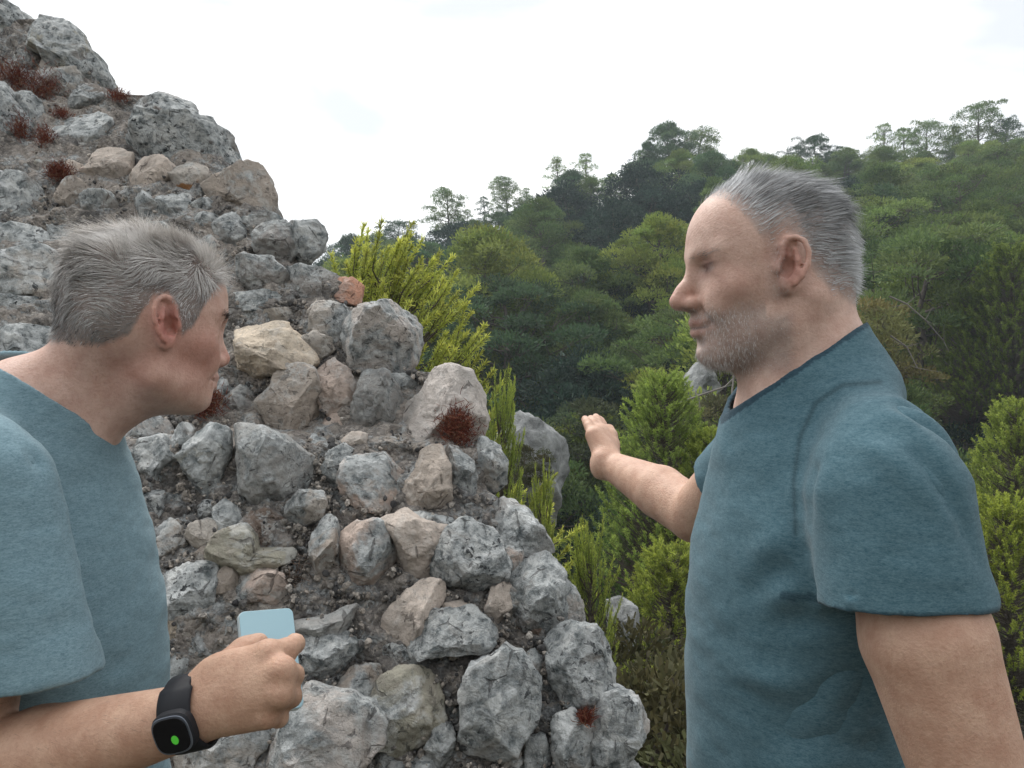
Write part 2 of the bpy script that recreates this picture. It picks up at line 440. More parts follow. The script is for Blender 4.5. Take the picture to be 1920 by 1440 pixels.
def rock_mesh(name, poly, Y, seed, nu=56, nv=34, depth=0.62, facets=6, amp=1.0):
    """closed angular rock whose front outline follows poly (pixels) at distance Y; returns mesh (local) and centre"""
    r_ = np.random.default_rng(seed)
    P = np.array(poly, float)
    X = (P[:, 0] - 960) / F * Y
    Z = CAMZ - (P[:, 1] - 720) / F * Y
    # area centroid
    x2, z2 = np.roll(X, -1), np.roll(Z, -1)
    cr = X * z2 - x2 * Z
    A = cr.sum() / 2
    cx = ((X + x2) * cr).sum() / (6 * A)
    cz = ((Z + z2) * cr).sum() / (6 * A)
    th = np.linspace(0, 2 * np.pi, nu, endpoint=False)
    dx, dz = np.cos(th), np.sin(th)
    rad = np.zeros(nu)
    for i in range(len(P)):
        ax, az, bx, bz = X[i] - cx, Z[i] - cz, x2[i] - cx, z2[i] - cz
        ex, ez = bx - ax, bz - az
        den = dx * ez - dz * ex
        den = np.where(np.abs(den) < 1e-12, 1e-12, den)
        t = (ax * ez - az * ex) / den
        s = (ax * dz - az * dx) / den
        ok = (t > 0) & (s >= -1e-6) & (s <= 1 + 1e-6)
        rad = np.where(ok, np.maximum(rad, t), rad)
    rad = np.where(rad <= 0, rad[rad > 0].mean() if (rad > 0).any() else .05, rad)
    rad = (np.roll(rad, 1) + 7 * rad + np.roll(rad, -1)) / 9
    rm = math.sqrt(abs(A) / math.pi)
    D = rm * depth * 1.5
    ph = np.linspace(0, np.pi, nv)
    ex_ = r_.uniform(.36, .52)
    s = np.sin(ph) ** ex_
    c = np.sign(np.cos(ph)) * np.abs(np.cos(ph)) ** .8
    # keep (nearly) constant outline, let the front bulge
    vx = np.outer(s, rad * dx)
    vz = np.outer(s, rad * dz)
    vy = -np.outer(c, np.ones(nu)) * D
    v = np.stack([vx.ravel(), vy.ravel(), vz.ravel()], 1)
    # chop flat facets over the front
    for k in range(facets):
        n = np.array([r_.normal() * .75, -r_.uniform(.55, 1.3), r_.normal() * .65 + .12])
        n /= np.linalg.norm(n)
        d = v @ n
        lim = d.max() * r_.uniform(.50, .80)
        ov = np.maximum(d - lim, 0)
        v -= np.outer(ov * .96, n)
    L = rm
    o = seed * 3.17
    nd = v / (np.linalg.norm(v, axis=1, keepdims=True) + 1e-9)
    k1 = fbm(v / L * 1.3 + o, 3) * .10
    k2 = ridged(v / L * 3.1 + o, 4, .6) * .075
    k2 = k2 + (worley(v / L * 1.9 + o) - .5) * .11 + (worley(v / L * 4.6 + o) - .5) * .045
    k3 = fbm(v / .012 + o, 3, .6) * .0035
    v = v + nd * ((k1 + k2)[:, None] * L * amp + k3[:, None])
    # poles share one position
    v[:nu] = v[:nu].mean(0)
    v[-nu:] = v[-nu:].mean(0)
    i = np.arange(nv - 1)[:, None] * nu
    j = np.arange(nu)[None, :]
    a = i + j
    b = i + (j + 1) % nu
    q = np.stack([a, b, b + nu, a + nu], -1).reshape(-1, 4)
    q = q[:, ::-1]
    me = mesh_np(name, v, q, True, ROCK)
    return me, np.array([cx, Y, cz]), rm

wall = empty('ruined_stone_wall', (float(at(500, 1900, 2.2)[0]), 2.3, 0.0))
tag(wall, 'ruined rubble stone wall of grey lichened limestone, sloping down between the two men', 'stone wall')
WINV = -np.array(wall.location)
MW, MH, CELL, OX, OY = 260, 300, 6, -100, -100
mask = np.zeros((MH, MW), bool)
gx, gy = np.meshgrid(OX + (np.arange(MW) + .5) * CELL, OY + (np.arange(MH) + .5) * CELL)
def inpoly(poly, x, y):
    c = np.zeros(x.shape, bool)
    P = poly
    j = len(P) - 1
    for i in range(len(P)):
        xi, yi = P[i]; xj, yj = P[j]
        if yi != yj:
            c ^= ((yi > y) != (yj > y)) & (x < (xj - xi) * (y - yi) / (yj - yi) + xi)
        j = i
    return c
def put_stone(poly, tint, lich, push, seed, **k):
    pc = np.mean(poly, 0)
    Y = float(Ywall(pc[0], pc[1])) - push * 1.0
    me, c, rm = rock_mesh('stone', poly, Y, seed, **k)
    o = link('stone', me, wall, Vector(c + WINV))
    t = np.array(TINT[tint]) * rng.uniform(.93, 1.07)
    o.color = (*t, lich)
    return o
nst = 0
for k, (poly, tint, lich, push) in enumerate(STONES):
    P = np.array(poly, float)
    P = P.mean(0) + (P - P.mean(0)) * 1.15
    poly = [tuple(q) for q in P]
    size = math.sqrt((P[:, 0].max() - P[:, 0].min()) * (P[:, 1].max() - P[:, 1].min()))
    nu = int(np.clip(size * .75, 30, 84)) // 2 * 2
    put_stone(poly, tint, lich, push, 100 + k, nu=nu, nv=int(nu * .6), facets=11 if tint in 'bctpyw' else 8)
    mask |= inpoly(poly, gx, gy)
    nst += 1
# smaller stones wedged in the gaps
inside = gx < xsil(gy) - 16
for rpx, tries in ((42, 1800), (30, 2200), (21, 3200), (14, 4200)):
    for t in range(tries):
        if nst > 292: break
        x, y = rng.uniform(-60, 1230), rng.uniform(20, 1470)
        
        if x > xsil(y) - rpx * 1.0: continue
        cov = ((gx - x) ** 2 + (gy - y) ** 2) < (rpx * .9) ** 2
        if (mask & cov).sum() > cov.sum() * .26: continue
        n = rng.integers(6, 9)
        a = np.sort(rng.uniform(0, 2 * np.pi, n) * .25 + np.arange(n) * 2 * np.pi / n)
        rr = rpx * rng.uniform(.8, 1.18, n)
        sx, sy = (rng.uniform(1, 1.35), rng.uniform(.7, .95))
        poly = [(x + math.cos(b) * q * sx, y + math.sin(b) * q * sy) for b, q in zip(a, rr)]
        nu = int(np.clip(rpx * 1.3, 18, 40)) // 2 * 2
        put_stone(poly, rng.choice(list('ggbdddttowmp')), float(rng.uniform(.5, .95)), rng.uniform(-.035, .015), 1000 + nst, nu=nu, nv=int(nu * .65), facets=9, amp=1.5)
        mask |= inpoly(poly, gx, gy)
        nst += 1

# mortar core: a closed solid 1.1 m thick behind the stones
rows = np.concatenate([np.arange(-600, -60, 30), np.arange(-60, 1480, 6), np.arange(1480, 2200, 30)])
NU = 190
def core():
    V = []
    for py in rows:
        xr = xsil(py) - 12
        u = np.linspace(0, 1, NU)
        px = -420 + (xr + 420) * u ** .9
        edge = np.clip((xr - px) / 60.0, 0, 1)
        Y = Ywall(px, py) - .012 + .10 * (1 - np.sqrt(1 - (1 - edge) ** 2))
        front = np.stack([(px - 960) / F * Y, Y, CAMZ - (py - 720) / F * Y], 1)
        nb = 22
        tb = np.linspace(0, 1, nb + 1)[1:]
        last = front[-1]
        side = last[None, :] + np.stack([(last[0] / last[1] - .16) * 1.15 * tb, 1.15 * tb, -.38 * tb], 1)
        back = side[-1][None, :] + (np.array([front[0][0], side[-1][1], side[-1][2]]) - side[-1])[None, :] * np.linspace(0, 1, 14)[1:, None]
        V.append(np.concatenate([front, side, back]))
    return np.array(V)
cv = core()
R_, C_, _ = cv.shape
flat = cv.reshape(-1, 3)
nz = fbm(flat * 7, 4, .6) * .05 + fbm(flat * 34, 3, .6) * .022 + (.55 - worley(flat * 9)) * .055 + (.55 - worley(flat * 21 + 5)) * .03
flat = flat + np.stack([.35 * nz, -nz * .9, .3 * nz], 1)
ii = np.arange(R_ - 1)[:, None] * C_
jj = np.arange(C_)[None, :]
a_ = ii + jj
b_ = ii + (jj + 1) % C_
q = np.stack([a_, a_ + C_, b_ + C_, b_], -1).reshape(-1, 4)
top = np.array([[0, j, j + 1, j + 1] for j in range(1, C_ - 1)])
caps_v = len(flat)
me = mesh_np('mortar', flat, q, True, MORTAR)
mo = link('mortar', me, wall, Vector(WINV))
mo['kind'] = 'stuff'

# loose chips bedded in the mortar: one mass
ico_v = []
g_ = (1 + 5 ** .5) / 2
for a in (-1, 1):
    for b in (-g_, g_):
        ico_v += [(0, a, b), (a, b, 0), (b, 0, a)]
ico_v = np.array(ico_v, float)
ico_v /= np.linalg.norm(ico_v[0])
def hull_faces(v):
    n = len(v); out = []
    for i in range(n):
        for j in range(i + 1, n):
            for k in range(j + 1, n):
                nn = np.cross(v[j] - v[i], v[k] - v[i]); d = (v - v[i]) @ nn
                if (d <= 1e-9).all(): out.append((i, j, k))
                elif (d >= -1e-9).all(): out.append((i, k, j))
    return np.array(out)
ico_f = hull_faces(ico_v)
def chips(npts, smin_, smax_, sel):
    vs, fs = [], []
    n = 0
    while n < npts:
        x, y = rng.uniform(-80, 1230, 400), rng.uniform(0, 1480, 400)
        ok = x < xsil(y) - 10
        ci = np.clip(((y - OY) / CELL).astype(int), 0, MH - 1); cj = np.clip(((x - OX) / CELL).astype(int), 0, MW - 1)
        ok &= ~mask[ci, cj] | (rng.random(400) < sel)
        x, y = x[ok], y[ok]
        for a, b in zip(x, y):
            Y = float(Ywall(a, b)) - rng.uniform(.0, .055)
            c = at(a, b, Y)
            s = smin_ + (smax_ - smin_) * rng.random() ** 2.5
            m = rng.normal(size=(3, 3)); q_, _ = np.linalg.qr(m)
            v = (ico_v * rng.uniform(.75, 1.2, (12, 1)) * (np.array([1, rng.uniform(.5, .9), rng.uniform(.6, 1)]) * s)) @ q_
            vs.append(v + c); fs.append(ico_f + 12 * n)
            n += 1
            if n >= npts: break
    return np.concatenate(vs), np.concatenate(fs)
v, f = chips(11000, .0025, .014, .05)
me = mesh_np('rubble_chips', v, f, False, CHIP)
o = link('rubble_chips', me, wall, Vector(WINV)); o['kind'] = 'stuff'

# dry red plants growing from the joints
def make_dry_mat():
    M = Mat('dry_red_stems', 0.9, 0.1)
    g = M.n('ShaderNodeNewGeometry')
    M.color(M.ramp(g.outputs['Random Per Island'], [(0, (.10, .028, .022)), (.5, (.17, .050, .034)), (.85, (.24, .10, .065)), (1, (.30, .2, .12))]))
    return M.m
DRY = make_dry_mat()
M = Mat('dry_brown_stems', .9, .1); M.color(M.ramp(M.n('ShaderNodeNewGeometry').outputs['Random Per Island'], [(0, (.05, .035, .028)), (.6, (.13, .09, .07)), (1, (.25, .2, .16))])); BRN = M.m
def tuft(px, py, wpx, hpx, n, label, dY=-.03, grp='dry red plants in the wall joints'):
    Y = float(Ywall(px, py)) + dY - .04
    c = at(px, py, Y)
    w, h = wpx / F * Y / 2, hpx / F * Y / 2
    vs, fs = [], []
    for i in range(n):
        p = np.array([rng.normal() * w * .45, rng.uniform(-.04, .02), rng.normal() * h * .40 - h * .15])
        d = np.array([rng.normal() * .7, -rng.uniform(0, .8), rng.uniform(.1, 1.2)])
        d /= np.linalg.norm(d)
        L = rng.uniform(.012, .035)
        sd = np.cross(d, rng.normal(size=3)); sd /= np.linalg.norm(sd)
        e = d * L + rng.normal(size=3) * L * .25
        t = .0011
        vs += [p - sd * t, p + sd * t, p + e * .55 + sd * t, p + e * .55 - sd * t, p + e + rng.normal(size=3) * L * .15]
        k = 5 * i
        fs += [(k, k + 1, k + 2), (k, k + 2, k + 3), (k + 3, k + 2, k + 4)]
    me = mesh_np('dry_plant', np.array(vs), np.array(fs), False, DRY)
    o = link('dry_plant', me, None, Vector(c))
    tag(o, label, 'dry plant', grp)
tuft(858, 800, 70, 95, 1500, 'rusty red dried plant clinging to the big pale boulder at the wall edge', -.10)
tuft(385, 752, 75, 70, 1300, "dark red dried plant just under the left man's chin", -.03)
tuft(30, 145, 90, 80, 1500, 'large red dried clump near the top left of the wall', -.02)
tuft(85, 165, 70, 80, 1000, 'brownish dried clump beside the pale rock high on the wall', -.02)
tuft(115, 322, 50, 45, 900, 'small deep red dried clump left of the cream stones', -.03)
tuft(88, 262, 34, 60, 600, 'narrow red dried tuft running down between two bluish stones', -.02)
tuft(118, 215, 34, 22, 300, 'tiny red tuft under the pale rock high on the wall', -.02)
tuft(225, 180, 44, 26, 400, 'reddish tuft on the skyline edge above the big round boulder', -.05)
tuft(40, 240, 40, 60, 500, 'red brown tuft in the hollow near the left edge of the wall', -.02)
tuft(563, 1085, 42, 75, 260, 'brown dried plant beside the tall narrow upright stone', .03)
bpy.context.scene.objects['dry_plant.009'].data.materials[0] = BRN
tuft(1098, 1344, 26, 20, 220, 'tiny dark red tuft low on the wall beside the corner boulder', -.05)

# the wall goes on to the left of the picture: coarse stones there are one joined mass
bv, bf, nb = [], [], 0
for yy in np.arange(-520, 1500, 78):
    for xx in np.arange(-400, -45, 84):
        x, y = xx + rng.uniform(-18, 18), yy + rng.uniform(-16, 16)
        if x > xsil(y) - 50: continue
        rr = rng.uniform(38, 56)
        poly = [(x + math.cos(a) * rr * rng.uniform(.8, 1.15), y + math.sin(a) * rr * rng.uniform(.65, 1.0)) for a in np.arange(8) * math.pi / 4]
        me, c, rm = rock_mesh('rubble_stones', poly, float(Ywall(x, y)) - .03, 5000 + nb, nu=24, nv=14, facets=8)
        co = np.zeros(len(me.vertices) * 3, np.float32); me.vertices.foreach_get('co', co)
        li = np.zeros(len(me.loops), np.int32); me.loops.foreach_get('vertex_index', li)
        lt = np.zeros(len(me.polygons), np.int32); me.polygons.foreach_get('loop_total', lt)
        if (lt == 4).all():
            off_ = sum(len(v_) for v_ in bv)
            bv.append(co.reshape(-1, 3) + c); bf.append(li.reshape(-1, 4) + off_)
        bpy.data.meshes.remove(me)
        nb += 1
if bv:
    o = link('rubble_stones', mesh_np('rubble_stones', np.concatenate(bv), np.concatenate(bf), True, ROCK), wall, Vector(WINV))
    o.color = (.7, .7, .7, .7); o['kind'] = 'stuff'
print('stones', nst, 'left mass', len(bv))
# ------------------------------------------------------------------ terrain
def crestH(x, y):
    r = (x / np.maximum(y, 1)) * F + 960
    return np.interp(r, [-600, 300, 600, 700, 800, 1000, 1200, 1400, 1600, 1850, 2100, 3000], [4, 8, 8.5, 11.5, 15.5, 19.5, 23.5, 22.0, 23.0, 26.0, 28.5, 34])
def terrain(x, y):
    x = np.asarray(x, float); y = np.asarray(y, float)
    t = np.clip((y - 19) / 73, 0, 1)
    H = crestH(x, np.maximum(y, 92.0) * 0 + 92.0 + 0 * y) if False else crestH(x * 92.0 / np.maximum(y, 20), 92.0)
    hill = -12.5 + (H + 12.5) * (t ** .97)
    hill = np.where(y > 92, H - (y - 92) * .35, hill)
    near = np.where(y < 2.75, np.where(y < -3, np.minimum((-y - 3) * .35, 12.0), 0.0), -(y - 2.75) * 1.0)  # unseen rise behind the camera is added to block light from that side
    near = np.maximum(near, -12.5)
    z = np.where(y < 19, near, hill)
    n = fbm(np.stack([x * .12, y * .12, 0 * x], 1) if x.ndim == 1 else np.stack([x.ravel() * .12, y.ravel() * .12, 0 * x.ravel()], 1), 3).reshape(x.shape)
    return z + np.where(y > 4, n * 1.2 * np.clip((y - 4) / 10, 0, 1), n * .03 - .02)
ys = np.concatenate([np.linspace(-60, -13, 14), np.linspace(-12, 2, 16), np.linspace(2.3, 20, 60), np.linspace(21, 110, 90), np.linspace(115, 420, 25)])
xs_ = np.concatenate([np.linspace(-300, -80, 16), np.linspace(-75, 95, 130), np.linspace(100, 300, 16)])
XX, YY = np.meshgrid(xs_, ys)
ZZ = terrain(XX, YY)
vv = np.stack([XX.ravel(), YY.ravel(), ZZ.ravel()], 1)
nx = len(xs_)
i_ = np.arange(len(ys) - 1)[:, None] * nx
j_ = np.arange(nx - 1)[None, :]
a_ = i_ + j_
q = np.stack([a_, a_ + 1, a_ + nx + 1, a_ + nx], -1).reshape(-1, 4)
M = Mat('hillside_soil', .95, .1)
P = M.pos()
M.color(M.mix(M.ramp(M.noise(P, .8, 6, .65), [(.4, 0.0), (.6, 1.0)]), (.035, .04, .028), (.13, .115, .085)))
M.bump(M.noise(P, 3, 6, .7), .8, .2)
ground = link('ground', mesh_np('ground', vv, q, True, M.m))
ground['kind'] = 'structure'

# ------------------------------------------------------------------ vegetation
def leaf_mat(name, c0, c1, trans=.35):
    M = Mat(name, .7, .25)
    g = M.n('ShaderNodeNewGeometry')
    oi = M.n('ShaderNodeObjectInfo')
    ca = M.n('ShaderNodeVertexColor', layer_name='Col')
    base = M.mix(g.outputs['Random Per Island'], c0, c1)
    tint = M.mix(1.0, base, oi.outputs['Color'], 'MULTIPLY')
    tint = M.mix(1.0, tint, ca.outputs['Color'], 'MULTIPLY')
    M.color(tint)
    tr = M.n('ShaderNodeBsdfTranslucent', {'Color': tint})
    mx = M.n('ShaderNodeMixShader', {'Fac': trans})
    M.t.links.new(M.b.outputs[0], mx.inputs[1])
    M.t.links.new(tr.outputs[0], mx.inputs[2])
    M.t.links.new(mx.outputs[0], M.out.inputs['Surface'])
    return M.m
NEEDLE = leaf_mat('pine_needles', (.052, .078, .044), (.105, .140, .066), .35)
OAKL = leaf_mat('oak_leaves', (.028, .044, .034), (.060, .084, .058), .25)
DRYL = leaf_mat('scrub_leaves', (.10, .10, .06), (.20, .20, .12), .3)
M = Mat('bark', .95, .1)
M.color(M.mix(M.noise(M.pos(), 9, 5, .6), (.06, .05, .045), (.17, .145, .125)))
M.bump(M.noise(M.pos(), 30, 4, .6), .7, .02)
BARK = M.m
M = Mat('dead_wood', .9, .1)
M.color(M.mix(M.noise(M.pos(), 12, 5, .6), (.12, .11, .10), (.26, .24, .22)))
DEAD = M.m

def tubes(segs, sides=6):
    """segs: list of (p0, p1, r0, r1)"""
    vs, fs = [], []
    an = np.arange(sides) * 2 * np.pi / sides
    for k, (a, b, r0, r1) in enumerate(segs):
        a = np.array(a, float); b = np.array(b, float)
        d = b - a; L = np.linalg.norm(d) + 1e-9; d /= L
        u = np.cross(d, [0.3, .2, 1.0] if abs(d[2]) < .9 else [1.0, 0, 0]); u /= np.linalg.norm(u)
        w = np.cross(d, u)
        ring = np.cos(an)[:, None] * u + np.sin(an)[:, None] * w
        vs.append(a - d * r0 * .3 + ring * r0); vs.append(b + d * r1 * .3 + ring * r1)
        o = k * 2 * sides
        for i in range(sides):
            j = (i + 1) % sides
            fs.append((o + i, o + j, o + sides + j, o + sides + i))
    return np.concatenate(vs), np.array(fs)
def curve_segs(p0, p1, bend, r0, r1, n=5, jit=.0, rg=rng):
    p0 = np.array(p0, float); p1 = np.array(p1, float)
    pts = []
    for t in np.linspace(0, 1, n + 1):
        p = p0 * (1 - t) + p1 * t + np.array(bend) * math.sin(math.pi * t)
        if 0 < t < 1: p = p + rg.normal(size=3) * jit
        pts.append(p)
    return [(pts[i], pts[i + 1], r0 + (r1 - r0) * i / n, r0 + (r1 - r0) * (i + 1) / n) for i in range(n)], pts

def blades(pos, dirs, L, Wd, rg, bend=.0):
    """elongated quads starting at pos and pointing along dirs"""
    n = len(pos)
    dirs = dirs / (np.linalg.norm(dirs, axis=1, keepdims=True) + 1e-9)
    sd = np.cross(dirs, rg.normal(size=(n, 3)))
    sd /= (np.linalg.norm(sd, axis=1, keepdims=True) + 1e-9)
    L = np.asarray(L).reshape(-1, 1) * np.ones((n, 1)); Wd = np.asarray(Wd).reshape(-1, 1) * np.ones((n, 1))
    p0 = pos - sd * Wd * .5
    p1 = pos + sd * Wd * .5
    p2 = pos + dirs * L + sd * Wd * .35
    p3 = pos + dirs * L - sd * Wd * .35
    v = np.stack([p0, p1, p2, p3], 1).reshape(-1, 3)
    f = np.arange(n * 4).reshape(-1, 4)
    return v, f
def clump(c, r, n, rg, size, flat=.7, upw=.5, shell=.55):
    d = rg.normal(size=(n, 3)); d /= np.linalg.norm(d, axis=1, keepdims=True)
    d[:, 2] = np.where(d[:, 2] < -.35, -d[:, 2] * .6, d[:, 2])
    rad = (shell + (1 - shell) * rg.random(n) ** .5)
    lump = 1 + .28 * fbm(d * 2.2 + c * 1.7, 2)
    p = c + d * (rad * lump)[:, None] * np.array([r, r, r * flat])
    out = d + rg.normal(size=(n, 3)) * .55 + np.array([0, 0, upw])
    return blades(p, out, size * rg.uniform(.7, 1.3, n), size * rg.uniform(.28, .5, n), rg)

def foliage_obj(parts, name, mat):
    vs, fs, cs, n = [], [], [], 0
    for (v, f, b) in parts:
        vs.append(v); fs.append(f + n); n += len(v)
        cs.append(np.ones((len(v), 3)) * np.asarray(b))
    me = mesh_np(name, np.concatenate(vs), np.concatenate(fs), False, mat)
    vattr(me, 'Col', np.concatenate(cs))
    return me

def tree_proto(kind, seed):
    """unit trees, real metres, base at origin; returns (trunk mesh, crown mesh, height)"""
    rg = np.random.default_rng(seed)
    segs, parts = [], []
    if kind == 'pine':            # full rounded Aleppo pine
        H = 8.5; R = 2.9; ncl = 58; base = .22; cr = .85; leaf = .115; per = 470
    elif kind == 'cone':          # younger pine, pointed
        H = 7.5; R = 2.2; ncl = 50; base = .1; cr = .65; leaf = .11; per = 420
    elif kind == 'open':          # old open crown, trunk visible
        H = 10.0; R = 3.1; ncl = 40; base = .38; cr = .95; leaf = .15; per = 300
    elif kind == 'flat':          # umbrella crown
        H = 8.0; R = 3.6; ncl = 40; base = .55; cr = .8; leaf = .115; per = 420
    elif kind == 'sparse':        # thin, see-through
        H = 9.5; R = 2.0; ncl = 34; base = .2; cr = .62; leaf = .13; per = 170
    elif kind == 'oak':
        H = 5.2; R = 2.5; ncl = 46; base = .12; cr = .85; leaf = .12; per = 360
    elif kind == 'scrub':
        H = 2.2; R = 1.5; ncl = 24; base = .05; cr = .5; leaf = .11; per = 190
    lean = rg.normal(size=2) * .25
    s, pts = curve_segs((0, 0, -1.0), (lean[0], lean[1], H * .9), (rg.normal() * .25, rg.normal() * .2, 0), .024 * H, .006 * H, 9, .05, rg)
    segs += s
    def trunk_at(z):
        zz = [p[2] for p in pts]
        return np.array([np.interp(z, zz, [p[0] for p in pts]), np.interp(z, zz, [p[1] for p in pts]), z])
    for k in range(ncl):
        t = (k + rg.random()) / ncl
        h = base + (1 - base) * t
        if kind == 'cone': rr = R * (1 - .9 * t) ** .8
        elif kind == 'open': rr = R * (.35 + .65 * math.sin(math.pi * min(1, t * .8 + .15)))
        elif kind == 'flat': rr = R * math.sqrt(max(0, 1 - (t * .95) ** 2)); h = base + (1 - base) * t ** .8
        elif kind == 'sparse': rr = R * math.sin(math.pi * (t * .8 + .15))
        else: rr = R * math.sqrt(max(0.02, 1 - (2 * max(t, .25) - .85) ** 2 / 1.35)) * (.8 if t > .85 else 1)
        a = k * 2.39996 + rg.normal() * .3
        q = rr * (rg.random() ** .35 if kind != 'sparse' else rg.random() ** .6)
        if t > .93: q *= .3
        z = h * H - cr * .6
        c = np.array([math.cos(a) * q, math.sin(a) * q, z]) + trunk_at(min(z, H * .9)) * np.array([1, 1, 0])
        z0 = max(z - q * rg.uniform(.35, .8), H * base * .55)
        p0 = trunk_at(z0)
        s2, _ = curve_segs(p0, c, (0, 0, -.12 * q), .0075 * H * (1 - .55 * t), .012, 4, .06, rg)
        segs += s2
        rcl = cr * rg.uniform(.65, 1.2) * (.75 if t > .85 and kind == 'cone' else 1)
        br = rg.uniform(.72, 1.25)
        yel = rg.uniform(.9, 1.15)
        fl = .5 if kind == 'flat' else (.85 if kind in ('oak', 'open', 'sparse') else .66)
        v, f = clump(c, rcl, int(per * (rcl / cr) ** 2), rg, leaf, fl, .55 if kind != 'oak' else .2)
        parts.append((v, f, (br * yel, br, br * .9)))
        if rg.random() < .6:
            c2 = c + rg.normal(size=3) * np.array([.8, .8, .35]) * rcl
            v, f = clump(c2, rcl * .6, int(per * .4), rg, leaf, .7, .55)
            parts.append((v, f, (br * yel, br, br * .9)))
            segs.append((c - np.array([0, 0, .1]), c2, .015, .01))
        if kind in ('open', 'sparse', 'flat') and rg.random() < .7:
            for _ in range(3):
                e = c + rg.normal(size=3) * np.array([.9, .9, .5]) * rcl
                segs.append(((p0 * .35 + c * .65), e, .014, .006))
    tv, tf = tubes(segs, 5)
    tm = mesh_np('trunk', tv, tf, True, BARK)
    mat = OAKL if kind == 'oak' else (DRYL if kind == 'scrub' else NEEDLE)
    cm = foliage_obj(parts, 'crown', mat)
    return tm, cm, H
PROTO = {}
for kind, seeds in (('pine', (1, 2, 3)), ('cone', (4, 5)), ('open', (6, 7, 8)), ('flat', (9, 10)), ('sparse', (11, 12)), ('oak', (13, 14, 15)), ('scrub', (16, 17))):
    PROTO[kind] = [tree_proto(kind, s) for s in seeds]
KNAME = {'pine': 'pine_tree', 'cone': 'pine_tree', 'open': 'pine_tree', 'flat': 'pine_tree', 'sparse': 'pine_tree', 'oak': 'oak_tree', 'scrub': 'shrub'}
KCAT = {'oak': 'oak tree', 'scrub': 'shrub'}
def plant(kind, x, y, z, s, col, label, group, rz=None, vi=None, sz=1.0):
    ps = PROTO[kind]
    tm, cm, H = ps[(int(rng.integers(len(ps))) if vi is None else vi) % len(ps)]
    e = empty(KNAME[kind], (x, y, z), rng.uniform(0, 6.28) if rz is None else rz)
    e.scale = (s, s, s * sz)
    tag(e, label, KCAT.get(kind, 'pine tree'), group)
    link('trunk', tm, e)
    c = link('crown', cm, e)
    c.color = (*col, 1)
    return e
def tz(x, y):
    return float(terrain(np.array([x]), np.array([y]))[0])
def sky_tree(px, toppy, kind, col, label, Y=90.0, h=None, vi=None, wide=1.0, group=None):
    """tree whose top shows at (px, toppy); its base stands on the ground at that distance"""
    x = (px - 960) / F * Y
    top = CAMZ - (toppy - 720) / F * Y
    z = tz(x, Y)
    Hp = PROTO[kind][0][2]
    h = h or (top - z)
    zb = top - h
    s = h / Hp
    z0 = min(zb, z)
    e = plant(kind, x, Y, zb if zb < z + .5 else z, s * wide, col, label, group, vi=vi, sz=1.0 / wide)
    if zb > z + .5:
        e.scale = (s * wide, s * wide, (top - z) / Hp)
    return e
YG = (2.7, 2.5, 1.3); MG = (1.55, 1.7, 1.25); BG = (.95, 1.2, 1.25); DG = (.62, .82, .90); LG = (1.9, 2.0, 1.25)
SKY = [
 (618, 478, 'pine', YG, 'low yellow green rounded pine right beside the wall stones on the skyline', 55, None),
 (655, 440, 'pine', DG, 'dark rounded pine on the ridge, lowest of the skyline trees', 80, None),
 (700, 432, 'pine', MG, 'rounded pine on the ridge just left of the tall bare-trunked one', 84, None),
 (748, 412, 'open', DG, 'loose dark pine left of the tall open-crowned pine on the ridge', 88, None),
 (838, 352, 'open', MG, 'tall open pine with forked bare trunk seen against the sky, left part of the ridge', 88, None),
 (878, 392, 'sparse', MG, 'thin pine immediately right of the tall open pine on the left ridge', 92, None),
 (905, 368, 'sparse', DG, 'slim dark see-through pine on the left ridge', 90, None),
 (948, 330, 'open', MG, 'tall thin-crowned pine in the middle of the left ridge', 92, None),
 (985, 352, 'sparse', MG, 'slender ragged pine next to the tall thin-crowned one', 92, None),
 (1048, 292, 'sparse', LG, 'tall faint see-through pine rising above the dense ones left of centre ridge', 94, None),
 (1095, 288, 'sparse', LG, 'feathery thin pine top over the dense central pine', 94, None),
 (1072, 318, 'pine', BG, 'dense blue green pine in the middle of the ridge', 78, None),
 (1150, 325, 'pine', MG, 'rounded pine in the dip left of the tallest central pine', 86, None),
 (1200, 290, 'sparse', LG, 'thin pale pine at the shoulder of the tallest central pine', 92, None),
 (1250, 222, 'pine', BG, 'tallest dense blue green pine on the central ridge', 86, None),
 (1222, 262, 'cone', BG, 'dense dark pine leaning against the tallest central pine', 84, None),
 (1310, 238, 'open', MG, 'open pine right of the tallest dense one on the ridge', 90, None),
 (1392, 276, 'pine', LG, "light green broad pine above the right man's forehead", 80, None),
 (1445, 290, 'pine', MG, "rounded pine above the crown of the right man's head", 84, None),
 (1525, 252, 'pine', DG, "small dark rounded pine top above the right man's hair", 88, None),
 (1590, 275, 'pine', MG, 'wide pine behind the tuft of hair of the right man', 82, None),
 (1655, 233, 'sparse', LG, 'thin spire-like pine on the right ridge', 94, None),
 (1690, 240, 'sparse', LG, 'second thin spire-like pine on the right ridge, nearer the tall ones', 95, None),
 (1738, 226, 'open', MG, 'open pine left of the tallest pine on the right ridge', 88, None),
 (1790, 232, 'sparse', MG, 'ragged pine filling the gap beside the tallest right pine', 90, None),
 (1835, 190, 'open', MG, 'tallest open pine at the right end of the ridge', 88, None),
 (1888, 222, 'open', DG, 'dark open pine nearest the right edge on the skyline', 88, None),
 (1715, 292, 'flat', YG, 'umbrella shaped pine with sky showing under its crown', 72, None),
 (1800, 318, 'open', MG, 'loose round pine under the tallest right pine', 72, None),
]
for (px, py, kind, col, label, Y, h) in SKY:
    sky_tree(px, py, kind, col, label, Y, h)
